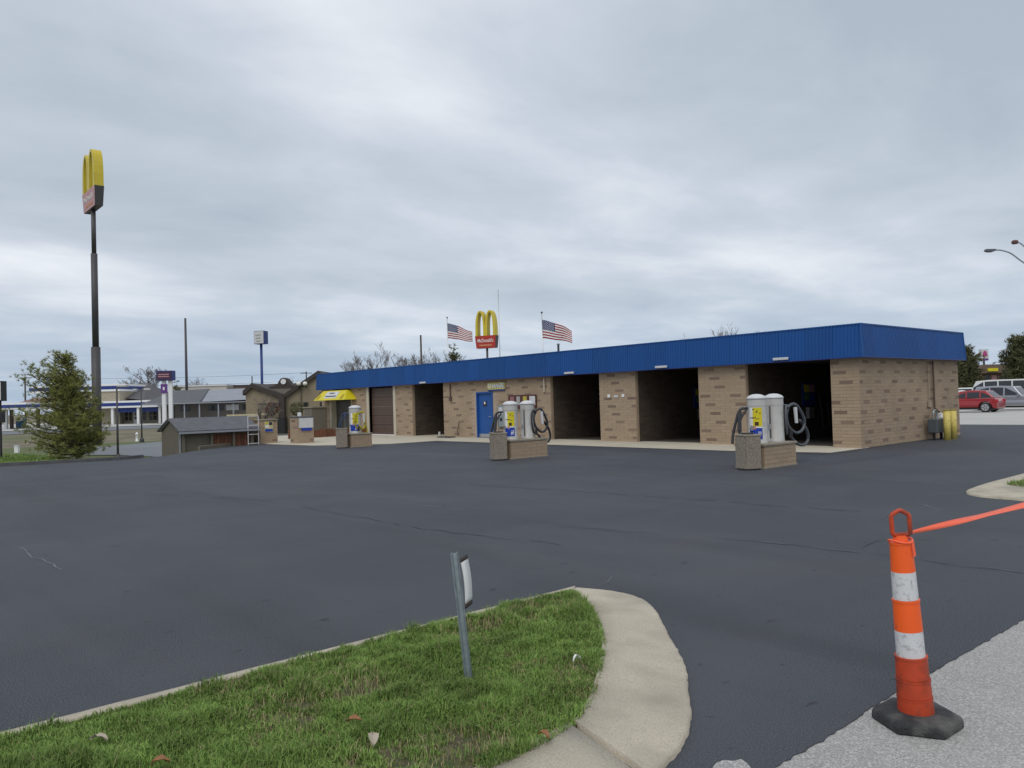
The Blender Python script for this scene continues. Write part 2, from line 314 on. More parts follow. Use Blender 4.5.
strip([(895, 500), (925, 505), (952, 513)], 0.014, m_crack, 'crack', 4)
strip([(970, 566), (1000, 570), (1040, 576)], 0.009, m_crack, 'crack', 5)
strip([(18, 548), (32, 555), (62, 570)], 0.012, m_crack, 'crack', 6)
strip([(590, 588), (604, 582), (612, 577)], 0.008, m_crack, 'crack', 7)
strip([(920, 497), (940, 494), (962, 493)], 0.016, m_crack, 'crack', 8)
strip([(-10, 487), (60, 489), (130, 493), (260, 500), (330, 512), (430, 530), (560, 545)], 0.011, m_seam, 'crack', 9)
strip([(470, 485), (600, 493), (700, 500), (790, 507), (880, 513)], 0.013, m_seam, 'crack', 10)
strip([(560, 527), (660, 534), (755, 541), (900, 558), (1030, 574)], 0.007, m_seam, 'crack', 11)
strip([(860, 548), (880, 541), (905, 538), (930, 541)], 0.008, m_seam, 'crack', 13)
strip([(640, 462), (560, 470), (480, 480)], 0.010, m_seam, 'crack', 14)

# pale concrete walkway along the building, slab by slab
walk = MB(); walk.prism([(0.05, -2.5), (0.45, -1.2), (0.1, -0.3), (0.0, 7.9), (-36, 7.9), (-36, -7.6), (-25.2, -7.6), (-20.6, -7.2), (-19.0, -5.9), (-16.6, -2.7)][::-1], -0.1, 0.006)
walk = struct(walk.build('walkway', m_seam))
def slab(pts): MBs = MB(); MBs.prism(pts, 0.0, 0.022); return bevel(MBs.build('slab', m_conc2, walk), 0.006, 1)
xx = 0.02
while xx > -16.4:
    x1 = xx-3.0; f = lambda q: -2.42 if q < -0.5 else -1.9
    slab([(x1+.008, f(x1)), (xx-.008, f(xx)), (xx-.008, .45), (x1+.008, .45)]); xx = x1
slab([(-18.9, -5.85), (-18.0+.0, -4.75), (xx-.008, -2.55), (xx-.008, 7.7), (-18.9, 7.7)])
slab([(-21.4, -7.2), (-20.6, -7.12), (-18.92, -5.9), (-18.92, 7.7), (-21.4, 7.7)])
for x0 in (-21.42, -24.42, -27.42, -30.42): slab([(x0-2.98, -7.52), (x0, -7.45 if x0 < -22 else -7.2), (x0, 7.7), (x0-2.98, 7.7)])

# kerb strip, curved driveway apron, grass verge in the foreground
def arc_pts(L_): return [(p.x, p.y) for p in smooth_path([Vector((a, b, 0)) for a, b in L_], 6)]
outer = arc_pts([(5.62, -17.84), (6.05, -17.70), (6.48, -17.86), (7.1, -18.43), (7.5, -18.8), (7.76, -19.12), (8.05, -19.5), (8.22, -19.85), (8.30, -20.3), (8.32, -21.2)])
inner = arc_pts([(5.76, -18.02), (6.09, -18.27), (6.47, -18.52), (6.80, -18.82), (7.04, -19.07), (7.50, -19.67), (7.70, -20.05), (7.76, -20.5), (7.77, -21.2)])
outerj = [(a+random.uniform(-.003,.003), b+random.uniform(-.003,.003)) for a, b in jag([Vector(q) for q in outer], 0.03, 0.004, 21)]
apron = MB()
i_split = 0
def loft(A, B, z0, za, zb, n=60):
    def samp(P, n):
        P = [Vector(p) for p in P]; d = [0]
        for i in range(1, len(P)): d.append(d[-1]+(P[i]-P[i-1]).length)
        o_ = []
        for k in range(n+1):
            t = d[-1]*k/n; i = min(np.searchsorted(d, t), len(P)-1); i = max(i, 1); q = (t-d[i-1])/max(d[i]-d[i-1], 1e-9); o_.append(P[i-1].lerp(P[i], q))
        return o_
    a, b = samp(A, n), samp(B, n); mb = MB(); vs = []
    for p, q in zip(a, b):
        c = p.lerp(q, .5); e_ = p.lerp(q, .04)
        vs += [(p.x, p.y, z0), (p.x, p.y, za-.006), (e_.x, e_.y, za), (c.x, c.y, (za+zb)/2), (q.x, q.y, zb), (q.x, q.y, z0)]
    fs = []
    for k in range(n):
        for j in range(5): fs.append((k*6+j, k*6+j+1, (k+1)*6+j+1, (k+1)*6+j))
    fs += [(0,1,2,3,4,5)[::-1], tuple(n*6+i for i in range(6))]
    return mb.add(vs, fs)
oc = [q for q in outerj if q[1] > -20.15]; ic = [q for q in inner if q[1] > -20.02]
drive = struct(loft(oc, ic, -0.1, 0.03, 0.062, 170).build('driveway_apron', m_conc, smooth=True))
gut = MB(); gut = loft([(8.277, -20.16), (8.30, -20.6), (8.30, -32)], [(7.688, -20.03), (7.73, -20.6), (7.74, -32)], -0.1, 0.03, 0.06, 80); gut.build('gutter_slab', m_conc, drive, True)
kb = MB(); kp = jag([Vector((5.63, -17.87)), Vector((5.63, -32))], 0.18, 0.006, 5); kq = jag([Vector((5.735, -18.02)), Vector((5.73, -32))], 0.18, 0.012, 6)
kerb = struct(loft(kp, kq, -0.1, 0.050, 0.056, 120).build('kerb', m_conc, smooth=True))
vp = [(5.715, -18.02), (5.76, -18.02)] + [(a+.025, b+.01) for a, b in inner] + [(7.80, -32), (5.715, -32)]
vg = MB(); vg.prism(vp[::-1], -0.1, 0.045); struct(vg.build('grass_verge', m_soil))

# ---- far side island of the driveway
io = arc_pts([(8.4, -10.7), (7.9, -10.1), (7.3, -9.75), (6.75, -9.5), (6.25, -9.42), (5.95, -9.22), (5.80, -8.9), (5.73, -8.3), (5.69, -7.5), (5.69, -5.6), (5.69, -2), (5.69, 6)])
ii = arc_pts([(8.4, -9.3), (7.9, -8.95), (7.3, -8.6), (6.8, -8.25), (6.4, -8.05), (6.17, -7.98), (6.06, -7.8), (6.02, -7.4), (6.05, -6.9), (6.05, -5.0), (6.05, -2), (6.05, 6)])
isl = struct(loft(io, ii, -0.1, 0.035, 0.05, 90).build('island_kerb', m_conc, smooth=True))
vi = MB(); vi.prism([(a, b) for a, b in ii]+[(8.4, 6)], -0.1, 0.045); struct(vi.build('island_verge', m_soil))

pt_ = [gnd(a, b) for a, b in ((712, 770), (716, 764), (724, 761), (733, 762), (741, 760), (747, 764), (752, 770), (752, 790), (712, 790))]
q_ = MB(); q_.prism([(a.x, a.y) for a in pt_][::-1], -.02, .005); q_.build('pavement_patch', m_agg, street)
# ---- grass blades
def inside(px, py, poly):
    r = np.zeros(len(px), bool); n = len(poly); j = n-1
    for i in range(n):
        xi, yi = poly[i]; xj, yj = poly[j]
        c = ((yi > py) != (yj > py)) & (px < (xj-xi)*(py-yi)/(yj-yi+1e-12)+xi); r ^= c; j = i
    return r
def vnoise(x, y, s, seed):
    r = np.random.default_rng(seed); tb = r.random((64, 64)); X = x/s; Y = y/s; i = np.floor(X).astype(int); j = np.floor(Y).astype(int); fx = X-i; fy = Y-j; fx = fx*fx*(3-2*fx); fy = fy*fy*(3-2*fy)
    g_ = lambda a, b: tb[a % 64, b % 64]
    return (g_(i,j)*(1-fx)+g_(i+1,j)*fx)*(1-fy)+(g_(i,j+1)*(1-fx)+g_(i+1,j+1)*fx)*fy
mg = bpy.data.materials.new('grass blades'); mg.use_nodes = True; t_ = mg.node_tree; p_ = t_.nodes['Principled BSDF']; a_ = t_.nodes.new('ShaderNodeAttribute'); a_.attribute_name = 'tint'
t_.links.new(a_.outputs['Color'], p_.inputs['Base Color']); p_.inputs['Roughness'].default_value = 0.75; p_.inputs['Specular IOR Level'].default_value = 0.25
def grass(name, poly, n, z, hmul, label, ymin=None, seed=1, keep=None, zf=None, wmul=1.0):
    r = np.random.default_rng(seed); P = np.array(poly); lo = P.min(0); hi = P.max(0)
    if ymin is not None: lo[1] = max(lo[1], ymin)
    x = r.uniform(lo[0], hi[0], n); y = r.uniform(lo[1], hi[1], n); k = inside(x, y, poly)
    cl_ = 0.55*vnoise(x, y, 0.33, seed+2)+0.45*vnoise(x, y, 0.11, seed+3); dry = 0.6*vnoise(x, y, 0.5, seed+4)+0.4*vnoise(x, y, 0.09, seed+5)
    k &= r.random(n) < np.clip(1.9-2.2*np.clip(dry-0.38, 0, 1)*1.9, 0.12, 1)
    if keep is not None: k &= keep(x, y, r)
    x, y, cl_, dry = x[k], y[k], cl_[k], dry[k]; n = len(x)
    h = (0.016+0.105*cl_**2.0)*r.uniform(0.4, 1.45, n)*hmul; az = r.uniform(0, 2*PI, n); lean = r.uniform(0.15, 1.0, n)**1.2*h*0.95; wd = r.uniform(0.0013, 0.0032, n)*wmul
    dx, dy = np.cos(az), np.sin(az); a2 = az+r.uniform(-1, 1, n)+PI/2; sx, sy = np.cos(a2)*wd, np.sin(a2)*wd
    zz = zf(x, y) if zf else np.full(n, z)
    V = np.empty((n, 5, 3)); mxp = 0.4
    V[:,0] = np.stack([x-sx, y-sy, zz], 1); V[:,1] = np.stack([x+sx, y+sy, zz], 1)
    mx_, my_ = x+dx*lean*mxp*.6, y+dy*lean*mxp*.6
    V[:,2] = np.stack([mx_+sx*.8, my_+sy*.8, zz+h*.62], 1); V[:,3] = np.stack([mx_-sx*.8, my_-sy*.8, zz+h*.62], 1)
    V[:,4] = np.stack([x+dx*lean, y+dy*lean, zz+h*(1-0.25*lean/h)], 1)
    base = (np.arange(n)*5)[:,None]
    me = bpy.data.meshes.new(name); me.vertices.add(n*5); me.vertices.foreach_set('co', V.ravel())
    loops = np.concatenate([base+np.array([[0,1,2,3]]), base+np.array([[3,2,4]])], 1).ravel(); me.loops.add(len(loops)); me.loops.foreach_set('vertex_index', loops)
    ls = (np.arange(n)*7)[:,None]+np.array([[0,4]]); lt = np.tile([4,3], n); me.polygons.add(n*2); me.polygons.foreach_set('loop_start', ls.ravel()); me.polygons.foreach_set('loop_total', lt)
    me.update(calc_edges=True)
    c1 = np.array([0.105, 0.190, 0.036]); c2 = np.array([0.230, 0.325, 0.085]); c3 = np.array([0.40, 0.33, 0.18])
    q = r.random(n)[:,None]; col = c1*(1-q)+c2*q; col *= (0.62+0.5*vnoise(x, y, 0.22, seed+9)+.35*vnoise(x, y, .06, seed+12))[:,None]
    pd = (r.random(n) < np.clip((dry-0.58)*1.8+0.04, 0.03, 0.6)); col[pd] = c3*r.uniform(0.55, 1.1, pd.sum())[:,None]
    at_ = me.attributes.new('tint', 'FLOAT_COLOR', 'POINT'); cc = np.ones((n, 5, 4)); cc[:,:,:3] = col[:,None,:]; at_.data.foreach_set('color', cc.ravel())
    me.materials.append(mg); o = link(name, me); stuff(o); o['label'] = label; o['category'] = 'grass'; return o
grass('grass', vp, 430000, 0.042, 1.0, 'short green lawn grass on the verge in front of the sign post', ymin=-24.6, seed=11, keep=lambda x, y, r: x > 5.665+.11*vnoise(x*0, y, .28, 77)+.02*r.random(len(x)))
grass('grass', [(a, b) for a, b in ii]+[(8.4, 6)], 60000, 0.04, 1.1, 'sparse yellow green grass inside the far driveway island', seed=23, wmul=1.6)

# ------------------------------------------------------------------ the car wash building
WH = 2.76; BD = 7.72; XL = -33.4
OPEN = [(-3.80, -0.87), (-8.50, -5.66), (-13.11, -10.33), (-23.48, -20.74), (-27.80, -25.26), (-32.34, -29.70)]   # bay and door openings
DOOR = (-18.12, -16.92)
bld = thing('car_wash', 'long low tan brick car wash with blue metal fascia and dark open bays', 'car wash')
solid = []; xr = 0.0
for a, b in sorted(OPEN, key=lambda q: -q[0]): solid.append((b, xr)); xr = a
solid.append((XL, xr))
core = MB()
for a, b in solid:
    if a < DOOR[0] and b > DOOR[1]:
        core.box(a, DOOR[0], 0, 7.35, -0.05, WH+.02); core.box(DOOR[1], b, 0, 7.35, -0.05, WH+.02); core.box(DOOR[0], DOOR[1], 0, 7.35, 2.15, WH+.02); core.box(DOOR[0], DOOR[1], 0.2, 7.35, 0, 2.15)
    else: core.box(a, b, 0, 7.35, -0.05, WH+.02)
core.box(XL, 0, 7.35, BD, -0.05, WH+.02)
wall = core.build('wall', m_mortar, bld)
for a, b in OPEN[:4]:
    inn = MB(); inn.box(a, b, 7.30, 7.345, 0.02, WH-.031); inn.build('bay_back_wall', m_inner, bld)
    inn = MB(); inn.box(a, a+.006, .14, 7.29, .02, WH-.031); inn.build('bay_side_shade_sheet', m_inner, bld)  # added dark sheet covering pale mortar, so the side wall reads as shaded
    inn = MB(); inn.box(b-.006, b, .14, 7.29, .02, WH-.031); inn.build('bay_side_shade_sheet', m_inner, bld)
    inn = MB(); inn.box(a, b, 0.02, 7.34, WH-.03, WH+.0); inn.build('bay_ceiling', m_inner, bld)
    inn = MB(); inn.box(a+.01, b-.01, 0.46, 7.34, -.02, .021); inn.build('bay_floor', m_bayfloor, bld)  # shade-dark floor starts just inside the opening
# bricks
BL, BH = 0.4, 0.1
def brick_mesh(mt, nm):
    b = MB(); b.box(-.5, .5, -.5, .5, -.5, .5); me = bpy.data.meshes.new(nm); me.from_pydata(b.v, [], b.f); me.materials.append(mt); return me
BM, BMD = brick_mesh(m_brick, 'brick'), brick_mesh(m_brickd, 'brick_flash')
run, rund, runi = MB(), MB(), MB()
rr = random.Random(4)
def courses(p0, dirx, length, nrm, z0, z1, single, par, tgt=(None, None), off=0.0, skip=None, flip=0, accent=True):
    """lay bricks along a wall line; single=True makes each an object"""
    nC = int(round((z1-z0)/BH)); d = Vector(dirx); n = Vector(nrm); k0 = int(off/BL)
    for c in range(nC):
        sh = (BL/2 if c % 2 else 0.0); t = -sh - (off % BL); idx = 0
        while t < length-1e-4:
            a, b = max(t, 0), min(t+BL, length); t += BL; idx += 1
            if b-a < 0.05: continue
            zc_ = z0+(c+.5)*BH
            if skip and skip(a, b, zc_): continue
            cen = Vector(p0)+d*((a+b)/2)+n*(-.003+rr.uniform(-.0015, .0015)); cen.z = zc_
            r_ = c//3
            dark = accent and c % 3 == 1 and (idx+(0, 2, 1, 3)[r_ % 4]*1+(1 if r_ % 2 else 0)+flip) % 3 == 0 and b-a > 0.19
            L_ = b-a-0.008; Hh = BH-0.008; Dp = 0.028
            if single:
                o = link('brick', BMD if dark else BM, par); o.location = cen; o.scale = (L_, Dp, Hh) if abs(d.x) > .5 else (Dp, L_, Hh)
            else:
                hx, hy = (L_/2, Dp/2) if abs(d.x) > .5 else (Dp/2, L_/2)
                (tgt[1] if dark else tgt[0]).box(cen.x-hx, cen.x+hx, cen.y-hy, cen.y+hy, zc_-Hh/2, zc_+Hh/2)
for i, (a, b) in enumerate(solid):
    sk = (lambda p, q, z, a=a, b=b: (b-q < DOOR[1]+.06 and b-p > DOOR[0]-.06 and z < 2.22)) if (a < DOOR[0] and b > DOOR[1]) else None
    courses((b, 0, 0), (-1, 0, 0), b-a, (0, -1, 0), 0.02, WH-.0, i < 3, wall, (run, rund), off=(0.2 if i % 2 else 0), skip=sk, flip=i)
courses((0, 0, 0), (0, 1, 0), BD, (1, 0, 0), 0.02, WH, False, wall, (run, rund), flip=1)
for a, b in OPEN[:4]: courses((a, 0.02, 0), (0, 1, 0), .13, (1, 0, 0), 0.02, WH-.04, False, wall, (run, rund), accent=False); courses((a, 0.15, 0), (0, 1, 0), 7.14, (1, 0, 0), 0.02, WH-.04, False, wall, (runi, runi), accent=False)  # tan brick at the lit edge, shade-darkened brick further in
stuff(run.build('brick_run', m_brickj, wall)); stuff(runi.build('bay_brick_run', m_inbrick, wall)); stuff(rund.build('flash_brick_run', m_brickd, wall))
# interior block piers on the camera-hidden side are left as mortar-coloured core
# roof, soffit, fascia panels
rf = MB(); rf.box(XL+.1, -.1, 0.1, BD-.1, WH+.021, 3.42); rf = rf.build('roof', m_shingle, bld)
OV = 0.23; FB, FT = 2.70, 3.665
sf = MB(); sf.box(XL-OV+.03, OV-.03, -OV+.03, -0.022, FB+.012, FB+.03); sf.box(0.022, OV-.03, -0.022, 7.80, FB+.012, FB+.03); sf.build('soffit', m_navy, bld)
def panel_mesh(wd, nm):
    ribs = 8; b = MB(); pr = []
    p = wd/ribs
    for k in range(ribs): pr += [(k*p, 0), (k*p+p*.50, 0), (k*p+p*.62, -0.022), (k*p+p*.88, -0.022)]
    pr.append((wd-.002, 0)); n = len(pr)
    vs = [(x, y, 0) for x, y in pr]+[(x, y+0.06, FT-FB) for x, y in pr]+[(x, 0.085, FT-FB) for x, y in pr]
    b.add(vs, [(i, i+1, n+i+1, n+i) for i in range(n-1)]+[(n+i, n+i+1, 2*n+i+1, 2*n+i) for i in range(n-1)])
    me = bpy.data.meshes.new(nm); me.from_pydata(b.v, [], b.f); me.materials.append(m_bluep); return me
def fascia(p0, ang, length, n):
    wd = length/n; me = panel_mesh(wd, 'fascia_panel'); c, s = math.cos(ang), math.sin(ang)
    for k in range(n):
        o = link('fascia_panel', me, bld); o.location = (p0[0]+c*wd*k, p0[1]+s*wd*k, FB); o.rotation_euler = (rr.uniform(-.004,.004), 0, ang+rr.uniform(-.0015,.0015))
x0, x1, y0, y1 = XL-OV, OV, -OV, 7.84
fascia((x0, y0), 0, x1-x0, 38); fascia((x1, y0), PI/2, y1-y0, 10); fascia((x1, y1), PI, x1-x0, 38); fascia((x0, y1), -PI/2, y1-y0, 10)
cp = MB(); t = 0.10
cp.box(x0+.03, x1-.03, y0+.03, y0+t, FT-.01, FT+.028); cp.box(x1-t, x1-.03, y0+t, y1-.03, FT-.01, FT+.028); cp.box(x0+.03, x1-t, y1-t, y1-.03, FT-.01, FT+.028); cp.box(x0+.03, x0+t, y0+t, y1-t, FT-.01, FT+.028)
cp.build('coping', m_bluep, bld)
bk = MB(); bk.box(x0+.09, x1-.09, y0+.09, y0+.12, FB+.031, FT-.011); bk.box(x1-.12, x1-.09, y0+.12, y1-.1, FB+.031, FT-.011); bk.box(x0+.09, x0+.12, y0+.12, y1-.1, FB+.031, FT-.011); bk.box(x0+.12, x1-.12, y1-.12, y1-.09, FB+.031, FT-.011); bk.build('fascia_backing', m_navy, bld)
for q in ((x1, y0), (x1, y1), (x0, y0)):
    c_ = MB(); c_.tube([(q[0], q[1], FB-.01), (q[0]-(.05 if q[0] > 0 else -.05), q[1]+(.05 if q[1] < 0 else -.05), FT+.02)], 0.045, 8); c_.build('corner_trim', m_bluep, bld)
bt = MB(); bt.box(x0+.02, x1-.02, y0-.028, y0+.01, FB-.02, FB+.012); bt.box(x1-.01, x1+.028, y0-.03, y1, FB-.02, FB+.012); bt.build('drip_trim', m_navy, bld)
def on_fascia(px, py, back=0.035):    # the point of the fascia plane seen at a pixel
    d = ray(px, py); t = (-OV-back-CP.y)/d.y; return CP+d*t
# light fixtures over the bays
for px, py in ((781, 359), (661.5, 367), (569.5, 373), (423, 382.7)):
    p = on_fascia(px, py); q = MB(); q.box(p.x-.26, p.x+.26, -OV-.09, -OV-.03, p.z-.035, p.z+.045); bevel(q.build('light_fixture', m_offw, bld), .012)
# blue door
dr = MB(); dr.box(DOOR[0]+.07, DOOR[1]-.07, 0.05, 0.10, 0.03, 2.07); dr = bevel(dr.build('door', m_blued, bld), .004)
fr = MB(); fr.box(DOOR[0], DOOR[0]+.07, -.035, .12, 0.02, 2.145); fr.box(DOOR[1]-.07, DOOR[1], -.035, .12, 0.02, 2.145); fr.box(DOOR[0]+.07, DOOR[1]-.07, -.035, .12, 2.075, 2.145); fr.build('door_frame', m_blued, dr)
h = MB(); h.tube([(DOOR[1]-.16, .05, 1.0), (DOOR[1]-.16, -.02, 1.0), (DOOR[1]-.28, -.03, 1.0)], .014, 8); h.lathe([(.03, 0), (.03, .02)], 12, (DOOR[1]-.16, .03, 1.0)); h.build('handle', m_steel, dr)
nq = MB(); nq.box(-17.68, -17.42, .036, .046, 1.48, 1.72); nq.cur = 1; nq.box(-17.61, -17.51, .030, .036, 1.58, 1.69); nq.build('notice', [m_black, m_white], dr)
kp_ = MB(); kp_.box(DOOR[0]+.08, DOOR[1]-.08, .044, .05, 0.05, 0.20); kp_.build('kick_plate', m_steel, dr)
# CHANGE sign
sg = MB(); sg.box(-17.2, -16.0, -.07, -.022, 2.24, 2.55); sg = sg.build('change_sign', mat('pale yellow sign', (.55, .50, .16)), bld); sb = MB(); sb.box(-17.2, -16.0, -.072, -.02, 2.175, 2.238); sb.build('sign_base_strip', m_navy, sg)
tm = Matrix.Translation((-16.59, -.075, 2.39)) @ Matrix.Rotation(PI/2, 4, 'X'); text('CHANGE', 0.28, 0.004, m_navy, sg, tm, 'lettering', sx=1.0)
tm = Matrix.Translation((-16.605, -.081, 2.398)) @ Matrix.Rotation(PI/2, 4, 'X'); text('CHANGE', 0.27, 0.004, m_white, sg, tm, 'lettering', sx=1.0)
# change machine and coloured notice panels on the wall
cm = MB(); cm.box(-16.45, -16.02, -.14, -.022, 0.55, 1.50); cm = bevel(cm.build('change_machine', m_galv, bld), .012); q = MB(); q.box(-16.36, -16.10, -.146, -.14, 1.1, 1.42); q.build('instruction_plate', m_offw, cm); q = MB(); q.box(-16.30, -16.14, -.150, -.14, .8, .95); q.build('coin_slot', m_black, cm)
vb = MB(); vb.box(-15.75, -13.95, -.09, -.022, 1.35, 1.95); vb = bevel(vb.build('notice_board', mat('maroon board', (.085, .022, .022), .6), bld), .01)
for k, (mt, w_) in enumerate(((mat('faded rose notice', (.30, .14, .14)), .25), (mat('faded grey notice', (.36, .35, .34)), .22), (mat('faded yellow notice', (.42, .36, .06)), .25), (m_offw, .36))):
    q = MB(); xx_ = -15.6+k*.42; q.box(xx_, xx_+w_, -.098, -.09, 1.5, 1.88); q.build('notice', mt, vb)
# pipes, hour plates
q = MB(); q.tube([(-13.42, -.07, 2.62), (-13.42, -.07, 2.05)], .035, 10); q.build('overflow_pipe', m_cream, bld)
q = MB(); q.tube([(-20.1, -.06, 2.62), (-20.1, -.06, 2.15), (-20.1, -.05, 1.95)], .03, 8); q.box(-20.18, -20.02, -.10, -.022, 1.78, 1.98); q.build('conduit', m_brown, bld)
for k, w_ in enumerate((.13, .22, .13)):
    q = MB(); xx_ = -9.82+k*.36; q.box(xx_-w_/2, xx_+w_/2, -.04, -.022, 1.72, 1.84 if k != 1 else 1.80); q.build('small_plate', m_white if k != 1 else m_offw, bld)
q = MB(); q.tube(smooth_path([(-19.5, -.05, .75), (-19.45, -.10, .55), (-19.55, -.10, .35), (-19.5, -.12, .1)], 4), .018, 8); q.build('wall_tap', m_brown, bld)
# roller door (brown, sectional), yellow bay with shutter and awning
a, b = OPEN[4]
gdr = MB(); gdr.box(a, b, .20, .24, .05, 2.62); gdr = gdr.build('garage_door', m_brown, bld)
for k in range(5):
    z0 = 0.06+k*.512
    pn = MB(); pn.extr([(0, 0)], 0, 0) if False else None
    pn.box(a+.02, b-.02, .165, .199, z0, z0+.495)
    for j in range(3): pn.box(a+.02, b-.02, .150, .164, z0+.035+j*.155, z0+.035+j*.155+.115)
    pn.build('door_panel', m_brown, gdr)
    ln = MB(); ln.box(a+.02, b-.02, .158, .18, z0+.496, z0+.511); ln.build('door_joint', m_trim if k != 2 else m_bcap, gdr)
for x_ in (a-.22, b-.0):
    q = MB(); q.box(x_, x_+.22, -.05, .25, .02, WH-.05); q.build('door_jamb', m_cream, bld)
q = MB(); q.box(a, b, -.05, .19, .02, .055); q.build('threshold', m_white, bld)
a, b = OPEN[5]
sh = MB(); sh.box(a, b, .30, .34, .02, 2.62)
for k in range(24): sh.box(a+.02, b-.02, .285, .30, .05+k*.107, .05+k*.107+.085)
sh.build('shutter', m_shut, bld)
q = MB(); q.box(a, a+.20, -.05, .29, .02, WH-.05); q.build('door_jamb', m_cream, bld)
q = MB(); q.box(b-.08, b, -.05, .29, .02, WH-.05); q.build('door_jamb', m_cream, bld)
aw = MB(); ax0, ax1, bx0, bx1 = -32.55, -29.75, -33.0, -29.15
aw.add([(ax0, -.34, 2.60), (ax1, -.34, 2.60), (bx1, -.78, 2.04), (bx0, -.78, 2.04), (ax0, -.022, 2.60), (ax1, -.022, 2.60), (bx1, -.022, 2.04), (bx0, -.022, 2.04)], [(0,3,2,1), (0,1,5,4), (1,2,6,5), (2,3,7,6), (3,0,4,7), (4,5,6,7)])
aw = aw.build('awning', m_yel, bld)
def on_aw(x, t, dy=0.006): y = -.34-.44*t; return (x, y-dy*.78, 2.60-.56*t-dy*.0+dy*.6)
q = MB(); q.quad(on_aw(-31.9, .12), on_aw(-31.9, .80), on_aw(-30.4, .80), on_aw(-30.4, .12)); q.build('awning_logo', m_offw, aw)
q = MB()
for t0, t1, xa, xb in ((.24, .34, -31.5, -30.9), (.55, .66, -31.8, -30.5)): q.quad(on_aw(xa, t0, .012), on_aw(xa, t1, .012), on_aw(xb, t1, .012), on_aw(xb, t0, .012))
q.build('logo_line', m_hosed, aw)
for xa in (-32.6, -29.7):
    q = MB(); q.quad(on_aw(xa-.14, .45, .01), on_aw(xa-.2, .9, .01), on_aw(xa+.1, .9, .01), on_aw(xa+.14, .45, .01)); q.build('awning_emblem', mat('mustard print', (.42, .32, .01)), aw)
# bay equipment: wash menu panel and boom on the left wall of the bays
for n_, (a, b) in enumerate(OPEN[:3]):
    q = MB(); q.box(a+.022, a+.07, 3.6, 4.5, 1.2, 2.05); pnl = q.build('bay_menu_panel', m_navy, bld)
    for j, (mt, y_, z_, hh) in enumerate(((m_yel, 3.68, 1.7, .28), (m_pink, 4.1, 1.7, .28), (mat('green print', (.08, .2, .06)), 3.68, 1.42, .22), (m_blue2, 4.1, 1.42, .22))):
        q = MB(); q.box(a+.071, a+.078, y_, y_+.34, z_, z_+hh); q.build('menu_field', mt, pnl)
    q = MB(); q.box(a+.022, a+.16, 3.85, 4.2, .75, 1.15); q.build('coin_box', m_steel, bld)
    q = MB(); q.tube(smooth_path([(a+.1, 4.7, 1.6), (a+.15, 4.75, 1.0), (a+.2, 4.8, .35), (a+.25, 5.1, .5), (a+.15, 5.2, 1.3)], 5), .02, 6); q.build('spray_hose', m_hosed, bld)
q = MB(); q.lathe([(.06, 0), (.06, .16), (.045, .18)], 12, (-22.4, .9, .022)); tag(q.build('bucket', m_offw), 'small white bucket standing just inside the bay left of the blue door', 'bucket')
q = MB(); q.box(-20.35, -19.35, -.75, -.35, .026, .075); bevel(tag(q.build('rubber_mat', m_rubber), 'black mat lying at the foot of the wall left of the blue door', 'mat'), .02)
# side wall: gas pipe, meter
q = MB(); q.tube([(0.08, 5.30, 2.64), (0.08, 5.30, 1.05), (.14, 5.52, .9), (.16, 5.55, .5)], .03, 8); q.build('gas_pipe', m_brown, bld)
q = MB(); q.tube([(0.05, 4.95, 2.64), (0.05, 4.95, 1.3)], .012, 6); q.box(.025, .10, 4.89, 5.01, 1.1, 1.3); q.build('conduit', m_mortar, bld)
gm = thing('gas_meter', 'grey gas meter with pipes at the side wall of the car wash', 'gas meter', (.30, 4.78, 0))
q = MB(); q.box(-.15, .15, -.34, .34, .24, .70); q = bevel(q.build('meter_body', mat('meter grey', (.07, .085, .095), .5), gm), .03)
q = MB(); q.tube(smooth_path([(.0, -.20, .66), (.0, -.20, .90), (0, -.06, 1.0), (0, .08, .90), (0, .08, .66)], 4), .028, 8); q.build('loop_pipe', m_galv, gm)
q = MB(); q.tube([(0, .26, .66), (0, .26, .86), (-.05, .6, .86), (-.12, .74, .84)], .03, 8); q.lathe([(.13, 0), (.16, .07), (.13, .14), (.05, .2)], 12, (0, .52, .66)); q.build('regulator', m_offw, gm)
for y_ in (-.22, .40):
    q = MB(); q.box(-.04, .04, y_-.03, y_+.03, 0, .26); q.build('stand_leg', m_black, gm)
for k, (px, py) in enumerate(((947.6, 440), (953.9, 439))):
    p = gnd(px, py); q = thing('bollard', ('left' if k == 0 else 'right')+' one of the two yellow bollards guarding the gas meter', 'bollard', (p.x, p.y, 0), 0, 'yellow bollards at the side wall')
    c_ = MB(); c_.lathe([(.105, -.05), (.105, .97)], 18); c_.build('post', m_yelb, q, True).data.polygons[-1].use_smooth = False
    c_ = MB(); c_.lathe([(.108, .955), (.106, .975), (.07, 1.0), (.0, 1.005)], 18); c_.build('cap', mat('worn mustard cap', (.25, .19, .05)), q, True)

